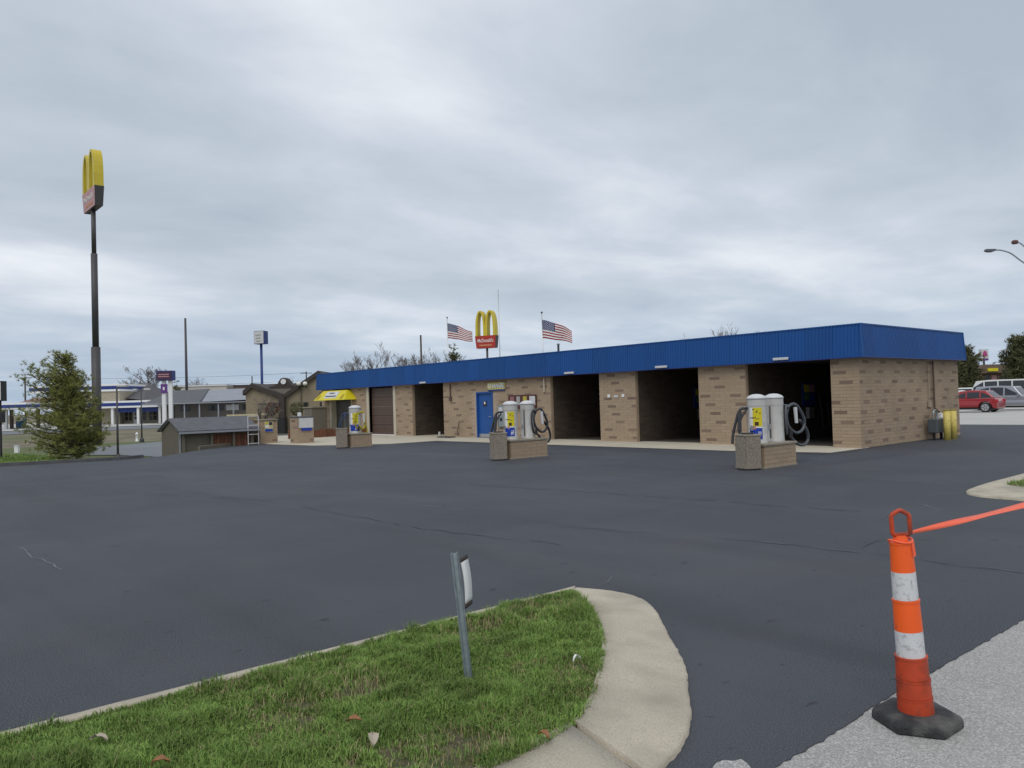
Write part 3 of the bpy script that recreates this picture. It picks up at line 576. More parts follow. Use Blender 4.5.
# ------------------------------------------------------------------ vacuum islands
def brick_base(par, x0, x1, y0, y1, h, acc=True):
    q = MB(); q.box(x0, x1, y0, y1, -.05, h); base = q.build('brick_base', m_mortar, par); n = int(round(h/BH))
    courses((x1, y0, 0), (0, 1, 0), y1-y0, (1, 0, 0), 0.0, n*BH, True, base, accent=acc); courses((x1, y0, 0), (-1, 0, 0), x1-x0, (0, -1, 0), 0.0, n*BH, True, base, off=.2, accent=acc)
    courses((x1, y1, 0), (-1, 0, 0), x1-x0, (0, 1, 0), 0.0, n*BH, True, base, accent=False); courses((x0, y0, 0), (0, 1, 0), y1-y0, (-1, 0, 0), 0.0, n*BH, True, base, accent=False)
    return base
def canister(par, x, y, z, r, h, art, ang):
    q = MB(); q.lathe([(r*1.02, 0), (r*1.02, .04), (r, .05), (r, h*.80), (r*1.035, h*.80), (r*1.035, h*.82), (r, h*.82), (r, h*.94)], 28, (x, y, z)); c = q.build('canister', m_can, par, True)
    e = c.modifiers.new('e', 'EDGE_SPLIT'); e.split_angle = math.radians(40)
    q = MB(); q.lathe([(r*1.05, 0), (r*1.05, .03), (r*.85, .075), (r*.45, .11), (0.0, .12)], 28, (x, y, z+h*.94)); q.build('dome_lid', m_offw, c, True)
    q = MB(); q.box(x-.03, x+.03, y-r-.03, y-r+.02, z+.3, z+.42); q.build('latch', m_steel, c)
    def patch(a0, a1, z0, z1, mt, lift, nm):
        b = MB(); n = 8; vs = []
        for k in range(n+1):
            t = ang+a0+(a1-a0)*k/n
            for zz in (z0, z1): vs.append((x+(r+lift)*math.cos(t), y+(r+lift)*math.sin(t), z+zz))
        b.add(vs, [(2*k, 2*k+2, 2*k+3, 2*k+1) for k in range(n)]); b.build(nm, mt, c, True)
    if art:
        patch(-.75, .62, .10, h*.76, m_white, .004, 'decal'); patch(-.35, .62, h*.36, h*.76, m_yel, .006, 'decal_field'); patch(-.75, .62, .10, h*.33, m_blue2, .006, 'decal_field')
        r2 = random.Random(5)
        for k in range(9):
            a0 = r2.uniform(-.65, .35); zz = h*r2.uniform(.48, .72); patch(a0, a0+r2.uniform(.08, .22), zz, zz+r2.uniform(.012, .03), m_black, .008, 'decal_mark')
        patch(-.15, .25, h*.38, h*.46, mat('dark brown print', (.06, .03, .015)), .008, 'decal_mark'); patch(-.35, -.05, h*.30, h*.37, m_pink, .009, 'decal_mark')
        for k in range(4): patch(.1+.1*k, .18+.1*k, .14+.05*(k % 2), .22+.06*(k % 2), m_white, .008, 'decal_mark')
    else:
        patch(-.5, -.3, .08, h*.78, mat('worn dark stripe', (.12, .115, .11), .5), .004, 'side_seam')
    return c
def hose(par, pts, r, mt, nm='hose'):
    b = MB(); P = smooth_path(pts, 9); n = len(P); b.tube(P, [r*(1.0 if i % 2 else 0.90) for i in range(n)], 9); return b.build(nm, mt, par, True)
def trash_can(x, y, label, hgt=.80, w_=.20):
    t = thing('trash_can', label, 'trash can', (x, y, 0), -.42, 'aggregate trash cans at the vacuum islands')
    b = MB(); b.box(-w_+.02, w_-.02, -w_+.02, w_-.02, .0, hgt-.03); b.build('liner_box', m_black, t)
    for k in range(4):
        p = MB(); p.box(-w_+.012, w_-.012, -w_-.012, -w_+.019, .03, hgt-.05); o = bevel(p.build('panel', m_exagg, t), .006); o.rotation_euler = (0, 0, k*PI/2)
    b = MB(); b.box(-w_-.02, w_+.02, -w_-.02, w_+.02, hgt-.045, hgt); b = bevel(b.build('rim', m_bcap, t), .012); c_ = MB(); c_.lathe([(.13, 0), (.15, .02), (.14, .03), (.0, .03)], 16, (0, 0, hgt)); c_.build('opening_ring', m_black, b)
    return t
def vac_station(x1, y0, lx, ly, two, label, hs=1.0, gap=.78, cs=1.0, mh=(m_hosed, m_hose)):
    """x1,y0 = near right corner of the brick base"""
    t = thing('vacuum_station', label, 'vacuum station', (x1, y0, 0), 0, 'self service vacuum stations in the lot')
    brick_base(t, -lx, 0, 0, ly, .5, False)
    q = MB(); q.box(-lx-.035, .035, -.035, ly+.035, .502, .56); bevel(q.build('cap_slab', m_bcap, t), .012)
    q = MB(); q.box(-lx-.03, .03, -.05, ly+.03, -.03, .035); bevel(q.build('footing', m_bcap, t), .01)
    xc = -lx/2; r = .215; H_ = 1.09*hs
    art_ang = math.atan2(CP.y-(y0+.32), CP.x-(x1+xc))-.1
    if two:
        canister(t, xc, .34, .56, r, H_, True, art_ang); canister(t, xc, .34+gap, .56, r, H_, False, art_ang)
        yb = .34+gap
    else:
        canister(t, xc, .42, .56, r+.03, H_, True, art_ang); yb = .42
    q = MB(); q.tube([(xc-.28, .1, .56), (xc-.28, .1, 1.40*hs), (xc-.28, yb+.30, 1.40*hs), (xc+.02, yb+.30, 1.42*hs), (xc+.24, yb+.18, 1.42*hs)], .014, 6); q.build('hose_rail', m_galv, t)
    # left hose with its nozzle leaning in front
    hose(t, [(xc-.10, .12, 1.38*hs), (xc-.22, -.02, 1.34*hs), (xc-.29, -.10, 1.05), (xc-.34, -.16, .74), (xc-.33, -.2, .57)], .034, mh[0])
    hose(t, [(xc-.12, .08, 1.34*hs), (xc-.18, -.08, 1.1), (xc-.18, -.12, .75), (xc-.12, -.02, .58)], .028, mh[0])
    q = MB(); q.tube([(xc-.20, -.06, 1.30*hs), (xc-.19, -.12, .85)], [.04, .05], 10); q.build('nozzle', m_hosed, t)
    # coiled hose at the back end
    ye = yb+.34*cs
    hose(t, [(xc+.22, ye-.12, 1.36*hs), (xc+.28, ye+.05, 1.44*hs), (xc+.30, ye+.26*cs, 1.34*hs), (xc+.30, ye+.52*cs, 1.02), (xc+.28, ye+.44*cs, .80), (xc+.25, ye+.18*cs, .74), (xc+.22, ye-.08, .90), (xc+.20, ye-.14, 1.16), (xc+.20, ye-.04, 1.36*hs)], .036, mh[1])
    hose(t, [(xc+.18, ye-.02, 1.38*hs), (xc+.24, ye-.22, 1.36*hs), (xc+.26, ye-.28, 1.05), (xc+.25, ye-.22, .82), (xc+.22, ye-.16, .72)], .030, mh[1])
    hose(t, [(xc+.24, ye+.40*cs, 1.04), (xc+.22, ye+.74*cs, .80), (xc+.2, ye+.86*cs, .56), (xc+.18, ye+.70*cs, .42), (xc+.16, ye+.40*cs, .46), (xc+.12, ye+.14*cs, .66)], .036, mh[1])
    q = MB(); q.tube([(xc+.30, ye+.10, 1.36*hs), (xc+.31, ye+.12, .98)], [.045, .038], 10); q.build('nozzle', m_offw, t)
    q = MB(); q.tube([(xc+.30, ye-.14, .84), (xc+.29, ye-.13, .66)], [.035, .045], 10); q.build('crevice_tool', m_black, t)
    return t
vac_station(0.97, -6.93, .72, 1.38, True, 'nearest vacuum station, two steel canisters and looped grey hoses on brick base', gap=.76)
trash_can(0.74, -7.22, 'aggregate trash can in front of the nearest vacuum station')
vac_station(-6.60, -7.95, .75, 1.45, True, 'vacuum station in front of the blue door with two canisters and black hoses', gap=.68, cs=.62, mh=(m_hosed, m_hosed))
trash_can(-6.80, -8.26, 'aggregate trash can in front of the vacuum station by the blue door')
vac_station(-17.45, -7.05, .75, .95, False, 'single canister vacuum station in front of the brown garage door', cs=.35, mh=(mat('blue vacuum hose', (.02, .045, .13), .5), mat('yellow vacuum hose', (.42, .36, .02), .5)))
trash_can(-17.62, -7.38, 'aggregate trash can at the single canister vacuum station')
def pillar(x1, y0, lx, ly, h, label, kind):
    t = thing('brick_pillar', label, 'brick pillar', (x1, y0, 0), 0, 'low brick pillars at the end of the lot'); brick_base(t, -lx, 0, 0, ly, h)
    q = MB(); q.box(-lx-.04, .04, -.04, ly+.04, h+.002, h+.06); bevel(q.build('cap_slab', m_shingle if kind else m_bcap, t), .01)
    if kind:
        q = MB(); q.box(.03, .07, .05, ly-.05, h-.47, h-.02); b = q.build('sign_board', m_offw, t); q = MB(); q.box(.03, .065, .18, ly-.12, h-.60, h-.475); q.build('sign_strip', m_blue2, b)
        q = MB(); q.box(-.2, -.06, .1, .24, h+.062, h+.24); bevel(q.build('small_box', m_white, t), .02)
    else:
        q = MB(); q.box(.03, .05, .2, .62, h-.55, h-.06); b = q.build('sign_board', mat('cream print', (.55, .50, .28)), t)
        for (y_, z_, w_, hh, mt) in ((.22, h-.53, .38, .13, m_blue2), (.42, h-.22, .16, .14, m_hosed), (.24, h-.34, .16, .12, m_white), (.24, h-.17, .12, .08, m_yel)):
            q = MB(); q.box(.051, .056, y_, y_+w_, z_, z_+hh); q.build('sign_field', mt, b)
    return t
pillar(-24.95, -7.62, .75, .85, 1.10, 'low brick pillar with a small colourful sign beside the dark roofed shed', 0)
pillar(-22.95, -6.70, .75, .80, 1.20, 'low brick pillar carrying a blank white sign board with blue strip', 1)
# trash enclosure wall beyond the pillars
tw = thing('board_fence', 'low red brown board fence behind the brick pillars', 'fence', (-28.2, -4.6, 0))
for k in range(14):
    q = MB(); q.box(-.03, .03, k*.42, k*.42+.40, -1.4, .42+.02*(k % 3)); o = q.build('board', m_wood, tw)
for k in range(4):
    q = MB(); q.box(-.13, -.031, k*1.85-.05, k*1.85+.05, -1.4, .5); q.build('post', m_wood, tw)
pu = at(317, 425, 46); q = MB(); q.box(-.6, .35, -.5, .5, -.6, 1.62); ut = thing('utility_cabinet', 'grey brown utility enclosure at the left end of the car wash', 'cabinet', (pu.x, pu.y, 0)); bevel(q.build('body', m_taupe, ut), .02); q = MB(); q.box(-.66, .41, -.56, .56, 1.621, 1.69); q.build('lid', m_bcap, ut)
q = MB(); q.lathe([(.22, 0), (.26, .30), (.2, .5), (.12, .55)], 12, (-32.9, -4.4, .022)); tag(q.build('propane_tank', m_black, None, True), 'small black tank on the walkway beside the utility enclosure', 'tank')

# ------------------------------------------------------------------ delineator post, tape
def delineator(loc, label, tilt=(0, 0)):
    t = thing('delineator_post', label, 'delineator', loc, 0.35, 'orange and white delineator posts')
    b = MB(); n = 6; o1 = [(.215*math.cos(2*PI*k/n+.12), .215*math.sin(2*PI*k/n+.12)) for k in range(n)]
    vs = [(x, y, 0) for x, y in o1]+[(x*1.0, y*1.0, .045) for x, y in o1]+[(x*.93, y*.93, .062) for x, y in o1]+[(x*.45, y*.45, .068) for x, y in o1]
    b.add(vs, [tuple(range(n-1,-1,-1))]+[(j*n+k, j*n+(k+1)%n, (j+1)*n+(k+1)%n, (j+1)*n+k) for j in range(3) for k in range(n)]+[tuple(3*n+k for k in range(n))])
    bevel(b.build('base', m_rubber, t), .012, 3, 20)
    piv = bpy.data.objects.new
    prof = []
    def sec(nm, r0, z0, r1, z1, mt, lip=0):
        b = MB(); pr = [(r0, z0), (r1, z1)]
        if lip: pr = [(r0, z0), (r1, z1-.012), (r1+lip, z1-.011), (r1+lip, z1-.001), (r1-.012, z1)]
        b.lathe(pr, 28); o = b.build(nm, mt, t, True); e = o.modifiers.new('e', 'EDGE_SPLIT'); e.split_angle = math.radians(35); o.rotation_euler = (tilt[0], tilt[1], 0); return o
    low = sec('tube', .087, .062, .084, .145, m_oranged, .002); sec('tube', .0835, .146, .081, .238, m_oranged, .003); sec('tube', .079, .239, .0765, .352, m_oranged, .003)
    sec('reflective_band', .0685, .345, .067, .482, m_refl); sec('tube', .0675, .482, .064, .642, m_orange, .003)
    sec('reflective_band', .061, .643, .0585, .785, m_refl); sec('tube', .0585, .785, .0535, .938, m_orange, .003)
    nk = sec('neck', .038, .938, .032, .972, m_orange)
    rot = Matrix.Rotation(tilt[1], 4, 'Y') @ Matrix.Rotation(tilt[0], 4, 'X')
    h = MB(); w_ = .043
    z_ = .975; loop = [(0, 0, z_), (-w_*.8, 0, z_), (-w_*.95, 0, z_+.006), (-w_, 0, z_+.016), (-w_, 0, z_+.085), (-w_*.98, 0, z_+.097), (-w_*.86, 0, z_+.106), (-w_*.2, 0, z_+.124), (0, 0, z_+.126), (w_*.2, 0, z_+.124), (w_*.86, 0, z_+.106), (w_*.98, 0, z_+.097), (w_, 0, z_+.085), (w_, 0, z_+.016), (w_*.95, 0, z_+.006), (w_*.8, 0, z_), (0, 0, z_)]
    h.tube(loop, .0115, 8, up0=(0, 1, 0)); o = h.build('handle', m_oranged, t, True); o.rotation_euler = (tilt[0], tilt[1], .28)
    b = MB(); ring = [(.056*math.cos(a), .056*math.sin(a), .944+.007*math.sin(2*a)) for a in np.linspace(0, 2*PI, 22)]; b.tube(ring, .006, 6); o = b.build('tape_tie', m_tape, t, True); o.rotation_euler = (tilt[0], tilt[1], 0)
    b = MB(); b.add([(.050, -.026, .942), (.062, -.012, .942), (.066, -.010, .87), (.056, -.03, .862)], [(0,1,2,3)]); o = b.build('tape_tail', m_tape, t); o.rotation_euler = (tilt[0], tilt[1], 0); s_ = o.modifiers.new('s', 'SOLIDIFY'); s_.thickness = .001
    return t
pb = gnd(917, 722)
right = Vector((CR.x, CR.y, 0)).normalized(); fwd = Vector((CF.x, CF.y, 0)).normalized()
lean = 0.052
# lean in the picture's left direction: rotate about an axis along the view
axis = fwd; Rm = Matrix.Rotation(-lean, 3, axis); loc_rot = (Matrix.Rotation(-0.35, 3, 'Z') @ Rm @ Matrix.Rotation(0.35, 3, 'Z')).to_euler()
d1 = delineator((pb.x, pb.y, -.006), 'leaning orange and white delineator post on black rubber base at the driveway edge', (loc_rot.x, loc_rot.y))
top = Vector((pb.x, pb.y, 0)) + Rm @ Vector((0, 0, .965))
Q = at(1024, 507, 5.05); dirt = (Q-top); dirt.z = 0
end = top + dirt*3.1; end.z = top.z
d2 = delineator((end.x, end.y, -.006), 'second orange delineator post at the far end of the stretched tape', (0, 0))
tp = MB(); vs = []; n = 60
for k in range(n+1):
    t = k/n; p = top.lerp(end, t); sag = 4*t*(1-t)*.02
    tw_ = 1.15*min(1, max(0, (t-.03)*6)) + .35*math.sin(t*9)
    hw = .006+.022*min(1, t*5)
    u_ = Vector((0, 0, 1))*math.cos(tw_)+Vector((-dirt.y, dirt.x, 0)).normalized()*math.sin(tw_)
    p = p+dirt.normalized()*(.06 if k == 0 else 0); p.z -= sag
    vs += [p-u_*hw, p+u_*hw]
tp.add(vs, [(2*k, 2*k+2, 2*k+3, 2*k+1) for k in range(n)]); tpo = tag(tp.build('barrier_tape', m_tape, None, True), 'orange plastic tape stretched from the delineator post off to the right', 'barrier tape'); s_ = tpo.modifiers.new('s', 'SOLIDIFY'); s_.thickness = .0008

# ------------------------------------------------------------------ small sign on a channel post in the verge
sp_ = gnd(469.5, 680, .05); tpz = .86
sp_t = thing('sign_post', 'leaning galvanised channel post with a small white sign in the grass', 'sign post', (sp_.x, sp_.y, .02))
Rl = (Matrix.Rotation(-.085, 3, fwd) @ Matrix.Rotation(.03, 3, right))
yaw = math.atan2(right.y, right.x)
def post_mesh(b, h):
    pr = [(-.024, .012), (-.015, .012), (-.010, -.012), (.010, -.012), (.015, .012), (.024, .012), (.024, .016), (.013, .016), (.008, -.008), (-.008, -.008), (-.013, .016), (-.024, .016)]
    b.prism(pr, -.2, h)
b = MB(); post_mesh(b, .80); o = b.build('post', m_galv, sp_t); o.rotation_euler = (Rl @ Matrix.Rotation(yaw+.2, 3, 'Z')).to_euler()
# thin bowed sign seen almost edge on
def bowed(z0, z1, w_, nm, mt, lift=0.0, n=8):
    b = MB(); vs = []
    for k in range(n+1):
        z = z0+(z1-z0)*k/n; bow = .012*math.sin(PI*(z-.46)/.32)
        for x_ in (.0, w_): vs.append((.026+x_*math.cos(1.20)+bow+.0, .010+x_*math.sin(1.20)-lift, z))
    b.add(vs, [(2*k, 2*k+1, 2*k+3, 2*k+2) for k in range(n)]); o = b.build(nm, mt, sp_t, True); o.rotation_euler = (Rl @ Matrix.Rotation(yaw, 3, 'Z')).to_euler(); s_ = o.modifiers.new('s', 'SOLIDIFY'); s_.thickness = .003; s_.offset = 0; return o
bowed(.475, .755, .10, 'sign_plate', m_white); bowed(.735, .760, .102, 'sign_edge', m_trim, .003, 2); bowed(.455, .485, .104, 'sign_edge', m_trim, .003, 2)
# litter and dry leaves in the grass
for k, (px, py, nm, lab, mt, s) in enumerate(((355, 722, 'fallen_leaf', 'orange brown dry leaf lying in the grass left of the sign post', m_leaf, .05), (372, 740, 'fallen_leaf', 'pale curled dry leaf in the grass near the bottom edge', mat('pale leaf', (.42, .36, .28)), .06), (160, 764, 'fallen_leaf', 'brown dry leaf at the bottom edge of the lawn', m_leaf, .05), (98, 741, 'fallen_leaf', 'pale dry stalk like leaf near the kerb at left', mat('pale leaf', (.42, .36, .28)), .06), (578, 660, 'paper_scrap', 'small white paper scrap in the grass by the concrete apron', m_white, .035), (543, 737, 'fallen_leaf', 'tan dry leaf at the grass edge by the gutter slab', m_leaf, .04))):
    p = gnd(px, py, .09); b = MB(); r2 = random.Random(k); n = 5; vs = []
    for j in range(n+1):
        t = j/n; hw = s*.45*math.sin(PI*min(.97, max(.06, t)))*r2.uniform(.7, 1.2); zz = .012+.02*t*(1-t)*4+r2.uniform(0, .008)
        vs += [(s*(t-.5)*1.6, -hw, zz+.012), (s*(t-.5)*1.6, 0, zz), (s*(t-.5)*1.6, hw, zz+.012)]
    b.add(vs, [(3*j+i, 3*j+3+i, 3*j+4+i, 3*j+1+i) for j in range(n) for i in (0, 1)])
    o = b.build(nm, mt, None); o.location = (p.x, p.y, .075); o.rotation_euler = (r2.uniform(-.3, .3), r2.uniform(-.3, .3), r2.uniform(0, 6)); tag(o, lab, 'leaf' if nm != 'paper_scrap' else 'litter'); s_ = o.modifiers.new('s', 'SOLIDIFY'); s_.thickness = .0015

# ------------------------------------------------------------------ background helpers
def foot(px, py, D):
    p = at(px, py, D); return Vector((p.x, p.y, Tz(p)))
def zat(px, py, D): return at(px, py, D).z
RX = math.atan2(CR.y, CR.x)      # heading of the picture's right direction
def rel(o): return o

# ---- golden arch signs
def arch_sign(loc, rz, label, W, Ha, box_h, depth, red, ztop, polespec, letters=True):
    t = thing('pole_sign', label, 'pole sign', loc, rz)
    zb = ztop-loc[2]-Ha-box_h            # underside of the cabinet
    Wt, Wb = W, W*.90
    b = MB(); b.add([(-Wb/2,-depth*.42,zb),(Wb/2,-depth*.42,zb),(Wb/2,depth*.42,zb),(-Wb/2,depth*.42,zb),(-Wt/2,-depth/2,zb+box_h),(Wt/2,-depth/2,zb+box_h),(Wt/2,depth/2,zb+box_h),(-Wt/2,depth/2,zb+box_h)], [(0,3,2,1),(4,5,6,7),(1,2,6,5),(3,0,4,7)])
    b.build('cabinet', m_pole, t)
    for s in (-1, 1):
        b = MB(); d0, d1_ = s*depth*.42, s*depth/2
        b.add([(-Wb/2,d0,zb),(Wb/2,d0,zb),(Wt/2,d1_,zb+box_h),(-Wt/2,d1_,zb+box_h)], [(0,1,2,3) if s < 0 else (3,2,1,0)]); f = b.build('sign_face', red, t)
        if letters:
            tilt = math.atan((depth*.08)/box_h)
            for body, sz, zz, mt in (("McDonald's", box_h*.40, .60, m_white),):
                y_ = -(depth*.42+depth*.08*zz+.012)
                mm = Matrix.Rotation(0 if s < 0 else PI, 4, 'Z') @ Matrix.Translation((0, y_, zb+box_h*zz)) @ Matrix.Rotation(PI/2+tilt, 4, 'X')
                o = text(body, sz, .004, mt, t, mm); bpy.context.view_layer.update(); o.scale.x *= (Wb*.84 if zz > .5 else Wb*.62)/max(o.dimensions.x, .1)
    for s in (-1, 1):
        for k in range(9):
            xk = (k-4)*Wb*.075; y_ = s*(depth*.42+depth*.08*.22+.006); b = MB(); b.box(xk-Wb*.028, xk+Wb*.028, min(y_, y_+s*.006), max(y_, y_+s*.006), zb+box_h*.17, zb+box_h*.29); b.build('small_print', mat('peach print', (.6, .3, .16)), t)
    zc_ = zb+box_h
    for s in (-1, 1):
        b = MB(); cxm = s*W*.235; a_out = W*.235; n = 18; dep = depth*.50
        O, I = [], []
        for k in range(n+1):
            q = PI*k/n; ex = math.cos(q); ez = math.sin(q)**.62
            O.append((cxm+ex*a_out*(1.0), ez*Ha)); I.append((cxm+ex*a_out*.60, max(0, ez*Ha*.935-(0 if k not in (0, n) else 0))))
        vs = [];
        for (xo, zo), (xi, zi) in zip(O, I): vs += [(xo, -dep, zc_+zo), (xi, -dep, zc_+zi), (xi, dep, zc_+zi), (xo, dep, zc_+zo)]
        fs = []
        for k in range(n):
            for j in range(4): fs.append((k*4+j, k*4+(j+1)%4, (k+1)*4+(j+1)%4, (k+1)*4+j))
        b.add(vs, fs); o = b.build('arch', m_archy, t)
    for z0, z1, r in polespec:
        b = MB(); b.lathe([(r, z0-loc[2] if z0 is not None else -1.0), (r, min(z1-loc[2], zb+.02))], 20); b.build('pole', m_pole, t, True)
    return t
D = 55.0; p = foot(97, 420, D); ptop = at(92.2, 210, D)
arch_sign((p.x, p.y, p.z), RX+math.radians(131), 'tall dark pole with yellow arches sign seen nearly edge on, far left', 3.5, 2.72, 1.35, .62, m_pink, zat(92, 151, D),
          [(None, zat(95, 347, D), .30), (zat(95, 347, D), zat(93.5, 253, D), .215), (zat(93.5, 253, D), zat(92, 205, D), .155)])
D = 85.0; p = foot(488, 380, D)
arch_sign((p.x, p.y, p.z), RX-.42, 'yellow arches sign with red cabinet rising behind the car wash roof', 2.50, 2.75, 1.35, .8, m_red, zat(487, 310.5, D), [(None, zat(488, 345, D), .12)])

# ---- flags
def flag(px, ptop_, ph0, ph1, D, lp, label, seed):
    f = foot(px, 399, D); zt = zat(px, ptop_, D); t = thing('flagpole', label[0], 'flagpole', f, RX)
    b = MB(); b.tube([(0, 0, -.3), (0, 0, zt-f.z)], [.05, .028], 10); b.build('pole', m_steel, t, True)
    b = MB(); b.lathe([(0.0, 0), (.07, .04), (.09, .09), (.07, .14), (0, .18)], 12, (0, 0, zt-f.z-.03)); b.build('finial', m_pole, t, True)
    hz_ = zat(px, ph0, D); hoist = zat(px, ph0, D)-zat(px, ph1, D); Lf = hoist*1.75
    fl = thing('flag', label[1], 'flag', (f.x, f.y, hz_), RX, 'flags behind the car wash')
    nu, nv = 30, 26; r2 = random.Random(seed); ph = r2.uniform(0, 6)
    def P(u, v, off=0):
        x_ = u*Lf*(.93-.03*math.sin(6*u+ph)); y_ = .16*u*math.sin(7.5*u+ph+v*1.2)+off; z_ = -v*hoist*(1-.34*u**1.4)-u**1.25*Lf*.36+.05*u*math.sin(9*u+ph)
        return (x_+.03, y_, z_)
    b = MB(); b.v = [P(i/nu, j/nv) for j in range(nv+1) for i in range(nu+1)]
    for j in range(nv):
        for i in range(nu):
            b.f.append((j*(nu+1)+i, (j+1)*(nu+1)+i, (j+1)*(nu+1)+i+1, j*(nu+1)+i+1)); s = j//2
            b.mi.append(2 if (i < nu*.4 and s < 7) else (0 if s % 2 == 0 else 1))
    o = b.build('cloth', [m_flagr, m_white, m_flagb], fl, True); sm = o.modifiers.new('s', 'SOLIDIFY'); sm.thickness = .006
    b = MB()
    for r_ in range(9):
        for c_ in range(6 if r_ % 2 == 0 else 5):
            u0 = (.035+.065*c_+(0 if r_ % 2 == 0 else .0325)); v0 = .05+.056*r_; s = .011
            for off in (-.008, .008): b.quad(P(u0-s, v0-s*1.5, off), P(u0-s, v0+s*1.5, off), P(u0+s, v0+s*1.5, off), P(u0+s, v0-s*1.5, off))
    b.build('stars', m_white, o)
flag(544.3, 313, 319.5, 338, 62, 0, ('tall steel flagpole behind the middle of the car wash roof', 'striped flag blowing right, the larger one, right of the arches sign'), 3)
flag(449.3, 318, 323, 338, 78, 0, ('thin flagpole behind the roof left of the arches sign', 'striped flag blowing right, the smaller one, left of the arches sign'), 5)
# antenna, roof vent
def mast(px, pt, pb_, D, r0, r1, mtl, nm, label, cat, extra=None):
    f = foot(px[1], pb_, D); tpz_ = at(px[0], pt, D); t = thing(nm, label, cat, f)
    b = MB(); b.tube([(0, 0, -.5), (0, 0, tpz_.z-f.z)], [r0, r1], 8); b.build('pole', mtl, t, True)
    if extra: extra(t, tpz_.z-f.z)
    return t
mast((500.3, 500.6), 289, 380, 70, .06, .03, m_steel, 'antenna_mast', 'very thin tall antenna mast just right of the arches sign', 'antenna')
q = MB(); pv = at(558.5, 352, 36); q.lathe([(.05, -.45), (.05, .36), (.07, .36), (.07, .42), (0, .45)], 10); q.build('vent_pipe', m_galv, bld, True, (pv.x, min(pv.y, 6.8), 3.55+.3))
# utility poles and wires
def cross(hs):
    def f_(t, h):
        for z in hs:
            b = MB(); b.box(-1.1, 1.1, -.06, .06, h-z-.06, h-z+.06); o = b.build('crossarm', m_bark, t); o.rotation_euler = (0, 0, RX+.3)
    return f_
mast((185.5, 187), 318, 405, 105, .22, .14, m_pole, 'utility_pole', 'tall bare steel utility pole standing above the grey roofs', 'utility pole')
mast((421.5, 422), 335, 385, 100, .16, .11, m_bark, 'utility_pole', 'slim wooden pole behind the roof right of the bare trees', 'utility pole')
up1 = mast((25, 25.5), 376.5, 410, 150, .17, .13, m_bark, 'utility_pole', 'far utility pole left of the pine tree', 'utility pole', cross((.3,)))
up2 = mast((306.5, 307), 371.5, 405, 150, .15, .12, m_bark, 'utility_pole', 'far utility pole above the right gable of the beige building', 'utility pole', cross((.3,)))
mast((252.2, 252.5), 376, 400, 140, .14, .1, m_bark, 'utility_pole', 'short far pole left of the blue pole sign', 'utility pole')
for k, (dz, lab) in enumerate(((0.0, 'upper far power line sagging between the distant utility poles'), (-1.5, 'lower far power line between the distant utility poles'))):
    A_ = at(25, 377.5, 150)+Vector((0, 0, dz)); B_ = at(306.5, 372.5, 150)+Vector((0, 0, dz)); b = MB(); b.tube([A_.lerp(B_, t/16)-Vector((0, 0, 2.2*t/16*(1-t/16))) for t in range(17)], .022, 4); tag(b.build('power_line', m_pole), lab, 'power line')

# ---- trees
def bare_tree(px, py_top, D, spread, label, seed, py_base=410, depth=5, group=None, th=.16, mtl=None):
    f = foot(px, py_base, D); Ht = zat(px, py_top, D)-f.z; r2 = random.Random(seed); t = thing('bare_tree', label, 'tree', f, 0, group)
    tr, tw_ = MB(), MB(); rmin = .00011*D
    def grow(p, d, ln, r, lv):
        n = 3; pts = [p]; dd = d
        for k in range(n):
            dd = (dd+Vector((r2.uniform(-.18, .18), r2.uniform(-.18, .18), r2.uniform(-.05, .12)))).normalized(); pts.append(pts[-1]+dd*ln/n)
        (tr if lv < 2 else tw_).tube(pts, [max(rmin, r*(1-.35*k/n)) for k in range(n+1)], 6 if lv < 2 else 3, False)
        if lv >= depth: return
        for c in range(r2.choice((2, 3, 3)) if lv else 7):
            a = r2.uniform(0, 2*PI); sp = r2.uniform(.3, .75)*(spread if lv < 2 else 1.1); k = r2.randint(1 if lv else 2, n)
            nd = (dd+Vector((math.cos(a)*sp, math.sin(a)*sp, r2.uniform(-.05, .25)))).normalized(); grow(pts[k], nd, ln*r2.uniform(.55, .80), r*.55, lv+1)
    grow(Vector((0, 0, -.3)), Vector((0, 0, 1)), Ht*.34, th*Ht/8, 0)
    zmax = max(v[2] for v in tr.v+tw_.v); s = Ht/zmax
    for b in (tr, tw_): b.v = [(v[0]*s, v[1]*s, v[2]*s) for v in b.v]
    tr.build('trunk', mtl or m_bark, t); tw_.build('crown', mtl or m_twig, t); return t
BT = 'bare trees beyond the buildings'
bare_tree(377, 341, 120, 1.25, 'large rounded bare tree above the left part of the roof', 31, 400, 7, BT)
bare_tree(404, 347, 125, 1.2, 'bare tree right of the large rounded one above the roof', 2, 400, 7, BT)
bare_tree(392, 352, 130, 1.1, 'smaller bare tree between the two larger ones above the roof', 12, 400, 5, BT)
bare_tree(440, 349, 120, 1.2, 'faint bare tree left of the thin flagpole', 3, 400, 6, BT)
bare_tree(464, 353, 130, 1.3, 'faint bare tree between the flagpole and the arches sign', 13, 400, 5, BT)
bare_tree(154, 365, 140, 1.0, 'bare tree left of the navy topped pylon sign', 4, 405, 7, BT)
bare_tree(128, 377, 150, 1.2, 'low bare tree behind the blue and white store', 6, 405, 5, BT)
bare_tree(138, 378, 155, 1.0, 'slim bare tree between the low one and the pylon sign', 16, 405, 5, BT)
bare_tree(204, 376, 160, 1.0, 'small far bare tree right of the steel pole', 7, 405, 5, BT)
bare_tree(293, 376, 150, 1.0, 'small far bare tree behind the round ornament', 8, 405, 5, BT)
bare_tree(745, 322, 60, 1.5, 'bare tree top showing above the right part of the roof', 9, 395, 7, BT, th=.12)
